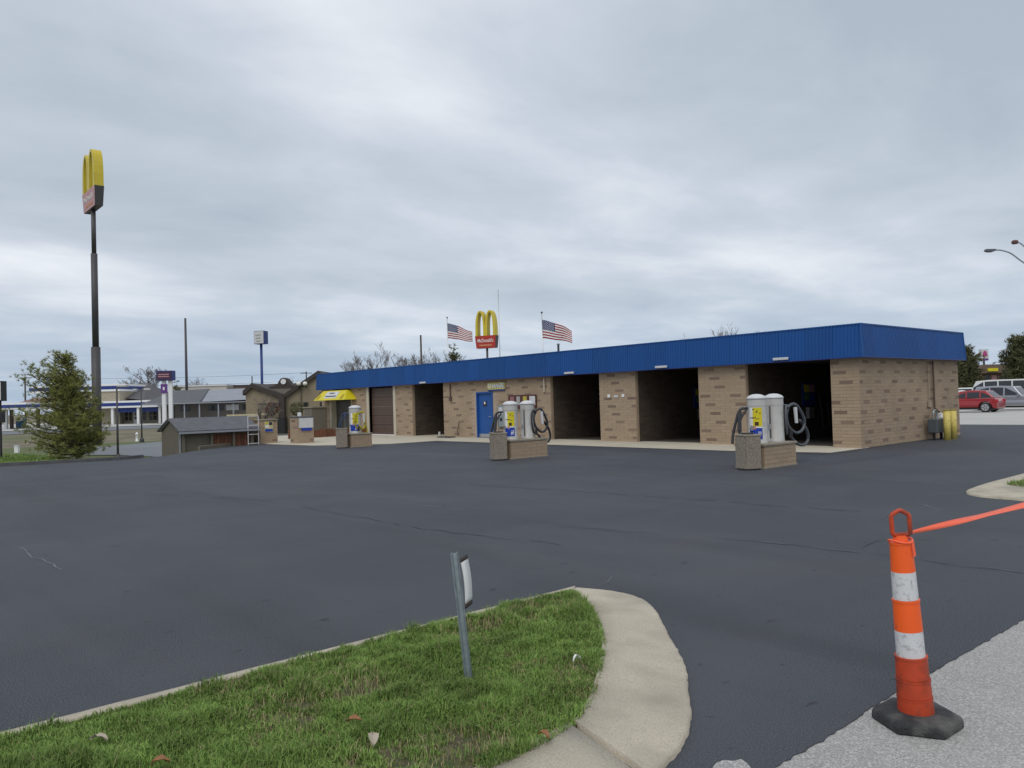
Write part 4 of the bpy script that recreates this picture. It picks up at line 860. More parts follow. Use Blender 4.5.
bare_tree(722, 330, 62, 1.3, 'sparse bare twigs above the roof left of the larger tree top', 10, 395, 5, BT, th=.10)
bare_tree(262, 392, 62, 1.4, 'brown bare ornamental tree in front of the beige building', 11, 424, 5, None, th=.14)

m_pine = mat('pine needles', (0.235, 0.245, 0.072), .9, .3, 1.5, island=.45, spec=.2)
m_pine2 = mat('dark conifer needles', (0.115, 0.118, 0.058), .9, .3, 1.0, island=.45, spec=.2)
def conifer(px, pt, pb_, D, wpx, label, seed, mtl, nb=120, tuft=.16, prof=None, sparse_top=.0, per=7, lean=0.0, ntri=9, skew=0.0, nw=.13):
    f = foot(px, pb_, D); Ht = zat(px, pt, D)-f.z; R_ = wpx/2*D/F; r2 = random.Random(seed); t = thing('pine_tree', label, 'tree', f)
    tr, cr = MB(), MB(); lv = right*lean; tr.tube([(0, 0, -.3), (lv.x*.5, lv.y*.5, Ht*.5), (lv.x, lv.y, Ht*.96)], [Ht*.022, Ht*.014, .01], 8)
    prof = prof or (lambda q: (1-q)**.75)
    for k in range(nb):
        q = r2.uniform(.06, 1.0)**1.15; z0 = Ht*q; a = r2.uniform(0, 2*PI); rl = R_*prof(q)*r2.uniform(.55, 1.08)*(1+skew*math.cos(a-RX-PI))
        if rl < .05: rl = .05
        d = Vector((math.cos(a), math.sin(a), r2.uniform(-.08, .35)+.6*q)); d.normalize(); p0 = Vector((lv.x*q, lv.y*q, z0)); p1 = p0+d*rl*.6+Vector((0, 0, -.02)); p2 = p0+d*rl+Vector((0, 0, .06*rl))
        tr.tube([p0, p1, p2], [Ht*.006, Ht*.004, .004], 4, False)
        dens = per*(1 if q < .72 else (1-sparse_top))
        n = max(2, int(rl/R_*dens*2.2+2))
        for j in range(n):
            s = r2.uniform(.30, 1.05); c = p0.lerp(p2, s)+Vector((r2.gauss(0, 1), r2.gauss(0, 1), r2.gauss(0, .7)))*tuft*.75
            for m_ in range(ntri):
                v = Vector((r2.gauss(0, 1), r2.gauss(0, 1), r2.gauss(.25, .8))); v.normalize(); v = (v+d*.5).normalized()*tuft*r2.uniform(.6, 1.35); w_ = v.cross(Vector((r2.random()-.5, r2.random()-.5, r2.random()-.5))); w_ = w_.normalized()*tuft*nw if w_.length > 1e-6 else Vector((.01, 0, 0))
                cr.add([c-w_, c+w_, c+v], [(0, 1, 2)])
    tr.build('trunk', m_bark, t); cr.build('crown', mtl, t); return t
def pprof(q): return 0.62+.38*math.sin(min(1, q/.28)*PI/2) if q < .28 else (1-(q-.28)/.72)**.55*(1 if q < .72 else .78)
conifer(79, 354, 459, 33.5, 92, 'olive green pine tree at the lot edge, in front of the tall dark pole', 21, m_pine, 300, .15, pprof, .62, 9, -.5, 16, .42, .06)
rp_ = lambda q: (math.sin(PI*(q*.80+.16)))**.6
conifer(962, 350, 395, 75, 40, 'dark conifer beside the right end of the car wash', 22, m_pine2, 300, .32, rp_, .1, 9)
conifer(1025, 342, 395, 72, 44, 'dark conifer at the right edge above the parked cars', 23, m_pine2, 300, .32, rp_, .1, 9)
conifer(455, 346, 390, 90, 26, 'small evergreen top beside the thin flagpole', 24, m_pine2, 90, .32, lambda q: (1-q)**.6, .3, 7)
conifer(177, 382, 405, 130, 9, 'tiny far conifer left of the steel utility pole', 25, m_pine2, 40, .4, None, 0, 5)

# ---- buildings on the left
def wbox(par, nm, mt, *a, bv=0):
    b = MB(); b.box(*a); o = b.build(nm, mt, par)
    return bevel(o, bv) if bv else o
def frame_at(px, py, D, rz): f = foot(px, py, D); return f, rz
# convenience store with striped blue and white canopy: local x to the picture's right
D = 104.0; s_ = D/F
f = foot(100, 412, D); stn = thing('store', 'tan store with blue and white striped canopies behind the pine tree', 'store', f, RX)
Z = lambda py, px=100: zat(px, py, D)-f.z
X = lambda px: (px-100)*s_
wbox(stn, 'wall', mat('tan stucco', (.34, .30, .22)), X(52), X(118), .5, 9, -.3, Z(391))
wbox(stn, 'storefront_wall', mat('tan stucco', (.34, .30, .22)), X(118), X(165), 1.6, 9, -.3, Z(402))
for a, b_, z0, z1, nm in ((28, 166, Z(408.5), Z(401.5), 'canopy'), (28, 118.5, Z(391.5), Z(384), 'upper_parapet')):
    yv = -1.2 if nm == 'canopy' else .35
    wbox(stn, nm, m_white, X(a), X(b_), yv, 9.2, z0, z1); wbox(stn, 'blue_stripe', m_navy, X(a)-.02, X(b_)+.02, yv-.03, 9.23, z0+(z1-z0)*.28, z0+(z1-z0)*.72)
for px in (116, 141.5, 163):
    wbox(stn, 'column', m_white, X(px)-.16, X(px)+.16, -1.0, -.68, -.3, Z(408.5))
for a, b_ in ((118, 139.5), (143, 160)):
    q = MB(); q.add([(X(a), -.6, Z(408.6)), (X(b_), -.6, Z(408.6)), (X(b_), -.65, Z(413)), (X(a), -.65, Z(413)), (X(a), 1.58, Z(408.6)), (X(b_), 1.58, Z(408.6)), (X(b_), 1.58, Z(413)), (X(a), 1.58, Z(413))], [(0,3,2,1), (1,2,6,5), (0,4,7,3), (3,7,6,2)]); q.build('blue_awning', m_navy, stn)
for a, b_ in ((119, 122.4), (122.9, 126.6), (133, 136.2), (136.7, 140.5), (143.4, 147.2), (147.7, 152), (152.5, 157.2)):
    for z0, z1 in ((421.5, 417.3), (416.7, 412.5)):
        w_ = wbox(stn, 'window', m_glass, X(a)+.03, X(b_)-.03, 1.55, 1.63, Z(z0), Z(z1))
dd_ = wbox(stn, 'door', m_white, X(128), X(132.6), 1.52, 1.62, -.2, Z(412)); wbox(dd_, 'door_pane', m_glass, X(128.9), X(131.8), 1.49, 1.53, Z(420.6), Z(417.5)); wbox(dd_, 'door_pane', m_glass, X(128.9), X(131.8), 1.49, 1.53, Z(416.7), Z(413.4))
q = MB(); q.add([(X(-4), 3, Z(402.5)), (X(34), 3, Z(402.5)), (X(34), 14, Z(402.5)), (X(-4), 14, Z(402.5)), (X(2), 7, Z(395)), (X(28), 7, Z(395))], [(0,1,5,4), (1,2,5), (2,3,4,5), (3,0,4)]); q.build('red_roof', m_roofred, stn)
q = MB(); q.add([(X(50), 2, Z(390)), (X(136), 2, Z(401)), (X(136), 16, Z(401)), (X(50), 16, Z(390)), (X(60), 9, Z(383)), (X(118), 9, Z(382.5))], [(0,1,5,4), (1,2,5), (2,3,4,5), (3,0,4)]); q.build('hip_roof', mat('brown grey roof', (.11, .105, .11)), stn)
# fuel canopy at the far left
fc = thing('fuel_canopy', 'blue and white striped fuel canopy at the left edge', 'canopy', foot(16, 414, 92), RX); s2 = 92/F; fz = fc.location.z; Zc = lambda py: zat(16, py, 92)-fz
wbox(fc, 'canopy_roof', m_white, -22*s2, 26*s2, -3, 5, Zc(409.5), Zc(403)); wbox(fc, 'blue_stripe', m_navy, -22.1*s2, 26.1*s2, -3.05, 5.05, Zc(408), Zc(405))
for k, px in enumerate((8, 13.5, 40)):
    wbox(fc, 'column', m_white if k == 0 else m_trim, (px-16)*s2-.15, (px-16)*s2+.15, -.5, -.2, -.2, Zc(409.6))
for k, px in enumerate((19, 23)):
    fp = thing('fuel_pump', ('left' if k == 0 else 'right')+' blue fuel pump under the striped canopy', 'fuel pump', foot(px, 425, 93), RX, 'fuel pumps'); q = MB(); q.box(-.24, .24, -.25, .25, -.1, 1.35); bevel(q.build('body', mat('pump blue', (.03, .10, .22)), fp), .03); wbox(fp, 'display', m_offw, -.2, .2, -.27, -.25, .95, 1.3); wbox(fp, 'base', m_bcap, -.5, .5, -.5, .5, -.15, .12)
# roofs to the right of the store
D = 98.0; s_ = D/F; f = foot(170, 412, D); rb = thing('strip_building', 'low building with dark grey hip roof and pale metal roof behind the shed', 'building', f, RX)
Z = lambda py, px=200: zat(px, py, D)-f.z
X = lambda px: (px-170)*s_
wbox(rb, 'wall', mat('shaded taupe wall', (.16, .145, .13)), X(166), X(248), 2.5, 14, -.5, Z(402.5))
q = MB(); q.add([(X(140), 0, Z(403)), (X(199), 0, Z(402.5)), (X(199), 14, Z(402.5)), (X(140), 14, Z(403)), (X(150), 7, Z(388.5)), (X(187.5), 7, Z(387.5))], [(0,1,5,4), (1,2,5), (2,3,4,5), (3,0,4), (0,3,2,1)]); q.build('hip_roof', m_shingle, rb)
q = MB(); q.add([(X(187), 1, Z(402.2)), (X(248), 1, Z(400.8)), (X(248), 12, Z(400.8)), (X(187), 12, Z(402.2)), (X(180), 6.8, Z(389)), (X(246), 7, Z(388))], [(0,1,5,4), (1,2,5), (2,3,4,5), (3,0,4), (0,3,2,1)]); q.build('metal_roof', m_shingle2, rb)
wbox(rb, 'eave_trim', m_shingle2, X(142), X(248), -.12, 0.9, Z(403.4), Z(402.4))
for px in (184, 199, 218, 233): wbox(rb, 'porch_post', m_shingle2, X(px)-.07, X(px)+.07, .1, .25, -.4, Z(403.4))
for a, b_ in ((201, 216), (219, 232), (236, 244), (172, 182)): wbox(rb, 'window', m_glass if a != 219 else m_offw, X(a), X(b_), 2.44, 2.52, Z(411), Z(405.5))
q = foot(215, 405, 150); fl_ = thing('flat_roof_building', 'far pale flat roofed building above the grey roofs', 'building', q, RX); s3 = 150/F
wbox(fl_, 'wall', mat('pale far wall', (.46, .43, .38)), -42*s3, 12*s3, 0, 10, -1, zat(215, 386, 150)-q.z); wbox(fl_, 'parapet', m_offw, -42.3*s3, 12.3*s3, -.2, 10.2, zat(215, 386, 150)-q.z+.01, zat(215, 384.6, 150)-q.z)
q = foot(270, 405, 150); fl_ = thing('flat_roof_building', 'far brown flat roofed building behind the blue pole sign', 'building', q, RX); wbox(fl_, 'wall', mat('brown far wall', (.20, .15, .12)), -36*s3, 30*s3, 0, 10, -1, zat(270, 386, 150)-q.z); wbox(fl_, 'parapet', m_trim, -36.3*s3, 30.3*s3, -.2, 10.2, zat(270, 386, 150)-q.z+.01, zat(270, 384, 150)-q.z)
# beige gabled building with round ornament
D = 72.0; s_ = D/F; f = foot(282, 410, D); bb = thing('gabled_building', 'beige building with two dark trimmed gables and a round white ornament', 'building', f, RX)
Z = lambda py, px=282: zat(px, py, D)-f.z
X = lambda px: (px-282)*s_
q = MB(); q.extr([(X(246), -.5), (X(350), -.5), (X(350), Z(396)), (X(319), Z(374.5)), (X(284), Z(397)), (X(253), Z(385)), (X(246), Z(391))], 0, 12); q.build('wall', m_beige, bb)
def rake(a, b_, nm='rake_board'):
    A_, B_ = Vector((X(a[0]), -.25, Z(a[1]))), Vector((X(b_[0]), -.25, Z(b_[1]))); th = .42; q = MB(); q.extr([(A_.x, A_.z-th/2), (B_.x, B_.z-th/2), (B_.x, B_.z+th/2), (A_.x, A_.z+th/2)], -.3, 12.1); q.build(nm, m_trim, bb)
rake((253, 384.6), (284.5, 397)); rake((244, 392), (253, 384.6)); rake((284, 397), (319.5, 374)); rake((319.5, 374), (352, 397))
q = MB(); q.add([(X(254), 1.0, Z(385)), (X(283.5), .3, Z(396.5)), (X(316), 1.0, Z(376)), (X(296), 1.2, Z(386.2)), (X(266), 1.2, Z(386.2))], [(0,1,2,3,4)]); q.build('valley_roof', mat('olive shingles', (.115, .105, .085), .95), bb)
def arcrib():
    q = MB(); pts = []
    for a, z in ((266, 386.2), (272, 385.0), (275, 383), (276.3, 380.5), (278, 378.2), (281, 377.2), (284, 378.2), (285.7, 380.5), (287, 383), (290, 385.0), (296, 386.2)): pts.append((X(a), Z(z)))
    lo = [(X(b_), Z(388.2)) for b_ in (296, 266)]; q.extr((pts+lo)[::-1], 1.0, 2.1); return q.build('arched_dormer', m_trim, bb)
orn = arcrib(); q = MB(); q.lathe([(2.7*s_, 0), (2.7*s_, .08)], 20); o = q.build('round_ornament', m_white, orn); o.location = (X(281), .98, Z(381.3)); o.rotation_euler = (PI/2, 0, 0)
wbox(bb, 'corner_post', m_trim, X(281.5), X(287), -.9, -.31, -.4, Z(397)); wbox(bb, 'post_base', m_black, X(279.5), X(288), -1.2, -.25, -.5, Z(417.5))
for px, py, w_, h_ in ((306, 405.5, 4.6, 5.5), (322, 396, 3.5, 5), (322, 406, 3.5, 6)):
    fr_ = wbox(bb, 'window', m_trim, X(px-w_/2), X(px+w_/2), -.10, .02, Z(py+h_/2), Z(py-h_/2)); wbox(fr_, 'pane', m_glass, X(px-w_/2)+.07, X(px+w_/2)-.07, -.13, -.09, Z(py+h_/2)+.07, Z(py)-.03); wbox(fr_, 'pane', m_glass, X(px-w_/2)+.07, X(px+w_/2)-.07, -.13, -.09, Z(py)+.03, Z(py-h_/2)-.07)
q = MB(); q.tube([(X(301.5), -.1, -.3), (X(301.5), -.1, Z(384))], .06, 6); q.build('downspout', m_taupe, bb)
wbox(bb, 'porch_beam', m_trim, X(262), X(283), -1.0, -.7, Z(404.6), Z(402.8)); wbox(bb, 'low_band', mat('cream band', (.55, .47, .30)), X(232), X(281), -1.4, -.9, Z(414.5), Z(413))
for k, px in enumerate((301, 303.6)):
    q = MB(); q.lathe([(0, 0), (.18, .06), (.22, .2), (.16, .34), (0, .38)], 10); o = q.build('lamp', m_lampw, bb, True, (X(px*1.0)+k*.35, -.6, Z(386.5))); q = MB(); q.tube([(X(px)+k*.35, -.6, Z(386.5)), (X(px)+k*.35, .0, Z(388))], .03, 6); q.build('lamp_arm', m_trim, bb)
# shrub row
for k, (px, py, w_, h_) in enumerate(((297, 412, 15, 8), (272, 413, 12, 6))):
    fs_ = foot(px, 420, 66); b = MB(); r2 = random.Random(k+40); t = thing('shrub', ('dark rounded shrub right of the dark post' if k == 0 else 'russet low shrub left of the dark post')+' at the beige building', 'shrub', fs_)
    for j in range(900):
        v = Vector((r2.gauss(0, 1), r2.gauss(0, 1), r2.gauss(0, 1))).normalized()*r2.uniform(.5, 1)**.5; c = Vector((v.x*w_/2*66/F, v.y*.6, (v.z*.5+.5)*(zat(px, py-h_/2, 66)-fs_.z)*.55+(zat(px, py+h_/2, 66)-fs_.z))); e1 = Vector((r2.uniform(-1, 1), r2.uniform(-1, 1), r2.uniform(-1, 1)))*.11; e2 = Vector((r2.uniform(-1, 1), r2.uniform(-1, 1), r2.uniform(-1, 1)))*.11; b.add([c, c+e1, c+e2], [(0, 1, 2)])
    b.build('foliage', m_pine2 if k == 0 else mat('russet leaves', (.14, .06, .04), .9, .3, 2, island=.4), t); q = MB(); q.lathe([(.05, -.3), (.04, .6), (.03, 1.6)], 6); q.build('stem', m_bark, t)
# ---- shed / enclosure beside the lot
SL = 3.35
shd = thing('shed', 'taupe shed with dark shingle gable roof just beyond the lot edge', 'shed', (-24.9, -11.3, 0)); zg = -1.45
q = MB(); q.add([(-2.5, 0, zg), (0, 0, zg), (0, 0, .82), (-1.25, 0, 1.28), (-2.5, 0, .82), (-2.5, SL, zg), (0, SL, zg), (0, SL, .82), (-1.25, SL, 1.28), (-2.5, SL, .82)], [(0,1,2,3,4), (9,8,7,6,5), (1,6,7,2), (0,4,9,5), (2,7,8,3), (3,8,9,4)]); q.build('wall', m_taupe, shd)
def roofslab(x0, z0, x1, z1, nm):
    q = MB(); n = Vector((-(z1-z0), x1-x0)).normalized()*.07; q.extr([(x0, z0+.012), (x1, z1+.012), (x1+n.x, z1+n.y+.012), (x0+n.x, z0+n.y+.012)] if n.y > 0 else [(x0, z0), (x1, z1), (x1-n.x, z1-n.y), (x0-n.x, z0-n.y)], -.12, SL+.15); return q.build(nm, m_shingle, shd)
roofslab(.28, .72, -1.25, 1.285, 'roof_slope'); roofslab(-1.25, 1.285, -2.78, .72, 'roof_slope')
wbox(shd, 'gutter', m_shingle2, .27, .37, -.12, SL+.15, .66, .745)
for y_ in (.12, 1.35, 2.35, 3.2): wbox(shd, 'post', m_taupe, .05, .14, y_-.05, y_+.05, zg, .70)
for y0_, y1_ in ((1.42, 2.28), (2.42, 3.13)):
    for k in range(5): wbox(shd, 'gate_board', m_wood, .01, .045, y0_+k*(y1_-y0_)/5+.01, y0_+(k+1)*(y1_-y0_)/5-.01, zg, .56)
wbox(shd, 'corner_board', m_shingle2, -.02, .04, -.04, .03, zg, .70)
q = MB(); q.tube([(.0, -.06, .78), (-1.25, -.06, 1.27), (-2.5, -.06, .78)], .04, 4); q.build('verge_board', m_shingle2, shd)
lw = MB(); lw.prism([(-23.55, -11.0), (-23.30, -11.0), (-25.4, -8.35), (-25.65, -8.35)], -1.2, .14); tag(lw.build('low_wall', m_taupe), 'low taupe retaining wall along the lot edge below the shed', 'wall')
# white rack
rk = thing('white_rack', 'white ladder like pipe rack standing left of the brick pillar', 'rack', (-24.6, -8.35, Tz((-24.6, -8.35)))); hz_ = 1.35-rk.location.z
for y_ in (0, .5): q = MB(); q.tube([(0, y_, -.1), (0, y_, hz_)], .02, 6); q.build('upright', m_offw, rk)
for k in range(5): q = MB(); q.tube([(0, 0, hz_-.02-k*.42), (0, .5, hz_-.02-k*.42)], .02, 6); q.build('rung', m_offw, rk)

# ---- pylon sign, pole sign, left edge sign
D = 88.0; s_ = D/F; f = foot(167, 412, D); ps = thing('pylon_sign', 'pylon sign with navy cabinet on two white posts beside the store', 'sign', f, RX+.02); Z = lambda py: zat(167, py, D)-f.z
wbox(ps, 'cabinet', m_navy, -.95, .85, -.45, .45, Z(380.5), Z(370.8)); wbox(ps, 'sign_face', mat('dark maroon navy face', (.06, .03, .07)), -.9, .80, -.48, -.455, Z(380), Z(371.5))
for z in (374.4, 376.5): wbox(ps, 'face_line', m_pink, -.7, .5, -.50, -.485, Z(z+.7), Z(z-.4))
for x_ in (-.28, .45): wbox(ps, 'post', m_white, x_-.2, x_+.2, -.15, .15, -.4, Z(380.6))
wbox(ps, 'small_sign', m_purple, -.55, .18, -.26, -.16, Z(393), Z(384)); wbox(ps, 'small_sign_mark', m_white, -.3, -.1, -.28, -.265, Z(390), Z(387))
D = 90.0; f = foot(262.5, 405, D); p2 = thing('pole_sign', 'small white sign cabinet with blue side on a slim blue pole', 'pole sign', f, RX-.20); Z = lambda py: zat(262, py, D)-f.z
wbox(p2, 'cabinet', m_navy, -.62, .62, -.48, .48, Z(344), Z(331)); wbox(p2, 'sign_face', m_offw, -.58, .58, -.51, -.485, Z(343.6), Z(331.4))
for z, w_ in ((335, .42), (338, .35), (341, .3)): wbox(p2, 'face_line', mat('washed out print', (.35, .36, .34)), -w_, w_*.6, -.53, -.515, Z(z+.8), Z(z-.3))
q = MB(); q.tube([(0, 0, -.5), (0, 0, Z(344))], .15, 10); q.build('pole', m_navy, p2, True)
D = 37.0; f = foot(1.5, 452, D); ls_ = thing('lot_sign', 'black post with two stacked sign cabinets at the left edge', 'sign', f, RX-.05); Z = lambda py: zat(3, py, D)-f.z
wbox(ls_, 'cabinet', m_black, -.55, .18, -.17, .17, Z(401), Z(381)); wbox(ls_, 'sign_face', m_offw, -.5, .14, -.19, -.175, Z(400), Z(382)); wbox(ls_, 'lower_cabinet', m_black, -.42, .12, -.14, .14, Z(422.5), Z(410)); q = MB(); q.tube([(-.02, 0, -.3), (-.02, 0, Z(401))], .05, 8); q.build('post', m_black, ls_); wbox(ls_, 'foot_plate', m_black, -.2, .2, -.2, .2, -.1, .06)
# lamp posts
def lamp(px, pt, pb_, D, heads, label, w_=.06, wx=.5):
    f = foot(px, pb_, D); h = zat(px, pt, D)-f.z; t = thing('lamp_post', label, 'lamp post', f, RX, 'lamp posts along the side road')
    q = MB(); q.tube([(0, 0, -.2), (0, 0, h)], [w_, w_*.7], 8); q.build('pole', m_pole, t, True); q = MB(); q.lathe([(w_*2.6, -.2), (w_*2.6, .22), (w_*1.6, .34)], 12); q.build('base', m_pole, t)
    for s in heads:
        q = MB(); q.tube([(0, 0, h-.05), (s*wx*.6, 0, h)], .025, 6); q.build('arm', m_pole, t); q = MB(); q.box(s*wx*.55-.16, s*wx*.55+.26 if s > 0 else s*wx*.55+.10, -.14, .14, h-.03, h+.10); hd = bevel(q.build('lamp_head', m_offw, t), .04)
    return t
lamp(118, 386.5, 458, 33, (1,), 'black lamp post with one white head right of the pine tree', .05, .4)
lamp(142, 390, 444, 58, (-1, 1), 'smaller lamp post with two white heads in front of the blue store', .06, .75)
hy = foot(137, 441, 62); h_ = thing('fire_hydrant', 'small white hydrant on the grass beside the side road', 'hydrant', hy); q = MB(); q.lathe([(.14, 0), (.14, .05), (.10, .07), (.10, .55), (.13, .56), (.12, .62), (.05, .72), (0, .74)], 12); q.build('body', m_white, h_, True); q = MB(); q.tube([(-.2, 0, .42), (.2, 0, .42)], .05, 8); q.build('outlet', m_white, h_)
ub = foot(17, 447, 44); h_ = thing('utility_box', 'small white utility box on the lawn left of the pine tree', 'utility box', ub, RX); wbox(h_, 'body', m_white, -.11, .11, -.1, .1, -.1, .38, bv=.02); wbox(h_, 'cap', m_offw, -.13, .13, -.12, .12, .381, .42)
# side road draped on the terrain, store forecourt
def drape(poly, nm, mt, lift, nu=24, nv=12):
    A_, B_, C_, D_ = [Vector(p) for p in poly]; b = MB(); vs = []
    for j in range(nv+1):
        for i in range(nu+1):
            p = A_.lerp(B_, i/nu).lerp(D_.lerp(C_, i/nu), j/nv); vs.append((p.x, p.y, float(T(p.x, p.y))+lift))
    b.add(vs, [(j*(nu+1)+i, j*(nu+1)+i+1, (j+1)*(nu+1)+i+1, (j+1)*(nu+1)+i) for j in range(nv) for i in range(nu)]); return struct(b.build(nm, mt, None, True))
def gz(px, py):
    z = -.3
    for _ in range(12): p = gnd(px, py, z); z = .5*z+.5*Tz(p)
    return (p.x, p.y)
drape([gz(84, 455.5), gz(166, 458), gz(170, 441), gz(96, 447.5)], 'side_road', m_road, .03, 40, 24)
drape([(-76, -30), (-76, 60), (-82, 60), (-82, -30)], 'dry_bank_path', m_road, .03, 40, 3)
drape([(-84, -40), (-84, 70), (-150, 70), (-150, -40)], 'store_forecourt', m_concfar, .04, 60, 8)
kk = [(float(edge_x(yy))-.02, yy) for yy in (-45, -30, -18.6, -16.8, -15.1, -14.2)]; kb2 = MB(); kb2.prism([(a-.15, b) for a, b in kk]+[(a+.0, b) for a, b in kk[::-1]], -.2, .11); struct(kb2.build('lot_edge_kerb', mat('tar stained kerb', (.10, .10, .10), .9, .3, 2)))
lawn_poly = [(-22.5, -22), (-20.9, -18.6), (-20.0, -15.1), (-20.6, -13.6), (-27, -14.5), (-48, -17), (-48, -24)]
grass('grass', lawn_poly, 60000, -.1, 1.3, 'mown lawn around the foot of the pine tree beyond the lot', seed=31, zf=lambda x, y: T(x, y), wmul=5)

# ------------------------------------------------------------------ vehicles
def car(loc, rz, label, L_, W_, H_, paint, kind):
    t = thing('parked_car' if kind != 'van' else 'passenger_van', label, 'car' if kind != 'van' else 'van', loc, rz)
    hl = L_/2; wr = .33 if kind != 'suv' else .37; zb = .22 if kind == 'hatch' else .30
    belt = H_*(.62 if kind == 'hatch' else .58 if kind == 'suv' else .52); hood = H_*(.54 if kind == 'hatch' else .56 if kind == 'suv' else .50)
    fw, rw = hl-.82, -hl+.72
    def arch(c, d):
        R_ = wr+.07; return [(c+R_*math.cos(a)*d, max(zb, wr+R_*math.sin(a))) for a in np.linspace(PI*1.0, 0, 9)]
    prof = [(-hl+.08, zb)]+arch(rw, 1)+arch(fw, 1)+[(hl-.12, zb), (hl-.01, zb+.14), (hl, zb+.34), (hl-.10, hood-.10), (hl-.45, hood), (hl*.42 if kind != 'van' else hl*.66, belt-.02), (-hl+.16, belt+.02), (-hl+.03, belt-.18), (-hl, zb+.30), (-hl+.02, zb+.08)]
    b = MB(); n = len(prof)
    def hw(z): return W_/2-(.05*max(0, (z-.55)))-(.03 if z < .4 else 0)
    vs = [(x, -hw(z), z) for x, z in prof]+[(x, hw(z), z) for x, z in prof]
    b.add(vs, [tuple(range(n)), tuple(range(2*n-1, n-1, -1))]+[((i+1)%n, i, n+i, n+(i+1)%n) for i in range(n)])
    body = bevel(b.build('body', paint, t), .055, 3, 30)
    if kind == 'hatch': gl = [(hl*.42+.02, belt-.03), (hl*.10, H_-.09), (-hl*.25, H_), (-hl*.68, H_-.06), (-hl*.92, belt+.05)]
    elif kind == 'suv': gl = [(hl*.40, belt-.03), (hl*.16, H_-.06), (-hl*.3, H_), (-hl*.82, H_-.04), (-hl*.95, belt+.0)]
    else: gl = [(hl*.66, belt-.03), (hl*.50, H_-.08), (hl*.2, H_), (-hl*.93, H_), (-hl*.975, belt)]
    b0, b1 = W_/2-.07, W_/2-(.20 if kind != 'van' else .12); zt = H_
    def gw(z): return b0+(b1-b0)*(z-belt)/(zt-belt)
    n = len(gl); b = MB(); b.add([(x, -gw(z), z) for x, z in gl]+[(x, gw(z), z) for x, z in gl], [tuple(range(n-1, -1, -1)), tuple(range(n, 2*n))]+[(i, (i+1)%n, n+(i+1)%n, n+i) for i in range(n)])
    bevel(b.build('cabin', paint, t), .05, 2, 25)
    def roofz(x):
        xs_ = [p[0] for p in gl][::-1]; return float(np.interp(x, xs_, [p[1] for p in gl][::-1]))
    x_f, x_r = gl[0][0], gl[-1][0]
    cuts = {'hatch': [.04, .40, .70, .93], 'suv': [.05, .36, .64, .94], 'van': [.05, .22, .42, .62, .80, .97]}[kind]
    for s in (-1, 1):
        for a, c in zip(cuts[:-1], cuts[1:]):
            xa, xb = x_f+(x_r-x_f)*a-.05, x_f+(x_r-x_f)*c+.05
            za, zb_ = min(roofz(xa), H_)-.11, min(roofz(xb), H_)-.11; lo = belt+.05; za = max(za, lo+.02); zb_ = max(zb_, lo+.02)
            q = MB(); pts = [(xa, lo), (xb, lo), (xb, zb_), (xa, za)]; vv = [(x, s*(gw(z)+.006), z) for x, z in pts]+[(x, s*(gw(z)-.02), z) for x, z in pts]; q.add(vv, [(0,1,2,3), (7,6,5,4), (0,4,5,1), (1,5,6,2), (2,6,7,3), (3,7,4,0)]); q.build('side_window', m_glass, t)
    def slab_(p0, p1, nm):
        q = MB(); a, c = Vector((p0[0], p0[1])), Vector((p1[0], p1[1])); d = c-a; a2, c2 = a+d*.14, a+d*.86; nrm = Vector((-d.y, d.x)).normalized()*(-.008 if (-d.y) < 0 else .008)
        if (nm == 'windscreen' and nrm.x < 0) or (nm == 'rear_window' and nrm.x > 0): nrm = -nrm
        vs = [];
        for p_ in (a2, c2): w2 = gw(p_.y)-.10; vs += [(p_.x+nrm.x, -w2, p_.y+nrm.y), (p_.x+nrm.x, w2, p_.y+nrm.y)]
        q.add(vs, [(0,1,3,2)]); q.build(nm, m_glass, t)
    slab_(gl[0], gl[1], 'windscreen'); slab_(gl[-1], gl[-2], 'rear_window')
    for xw in (fw, rw):
        for s in (-1, 1):
            q = MB(); q.lathe([(wr*.72, -.10), (wr, -.09), (wr, .09), (wr*.72, .10)], 22); o = q.build('wheel', m_tyre, t, True); o.location = (xw, s*(W_/2-.12), wr); o.rotation_euler = (PI/2, 0, 0)
            q = MB(); q.lathe([(wr*.70, -.108), (wr*.70, .108)], 22); q.build('rim', m_rim, o)
            for k in range(5):
                q = MB(); q.box(.05, wr*.62, -.018, .018, -.113, -.1085); q.box(.05, wr*.62, -.018, .018, .1085, .113); h = q.build('spoke_gap', m_black, o); h.rotation_euler = (0, 0, k*2*PI/5)
    for s in (-1, 1):
        q = MB(); q.box(-hl-.012, -hl+.22, s*(W_/2-.02)-.0 if s < 0 else W_/2-.30, (s*(W_/2-.30)) if s < 0 else W_/2-.02+.0, belt-.30, belt-.06); bevel(q.build('tail_lamp', m_tail, t), .03)
        q = MB(); q.box(hl-.28, hl-.03, min(s*(W_/2-.05), s*(W_/2-.4)), max(s*(W_/2-.05), s*(W_/2-.4)), hood-.22, hood-.07); bevel(q.build('headlamp', m_lampw, t), .03)
        q = MB(); q.box(x_f-.32, x_f-.14, min(s*(W_/2-.03), s*(W_/2+.15)), max(s*(W_/2-.03), s*(W_/2+.15)), belt+.01, belt+.15); bevel(q.build('mirror', paint, t), .03)
        for k, xx_ in enumerate((.02*hl, -.45*hl)):
            q = MB(); q.box(xx_-.10, xx_+.10, s*(W_/2-.03)-.02, s*(W_/2-.03)+.02, belt-.14, belt-.105); q.build('door_handle', paint if kind != 'van' else m_black, t)
    q = MB(); q.box(-hl+.1, hl-.1, -W_/2+.12, W_/2-.12, .20, .30); q.build('underbody', m_black, t)
    return t
p = gnd(1005, 412.5); car((p.x-2.55, p.y+.9, .012), PI, 'red hatchback parked nearest to the right end of the car wash', 4.2, 1.75, 1.5, m_redcar, 'hatch')
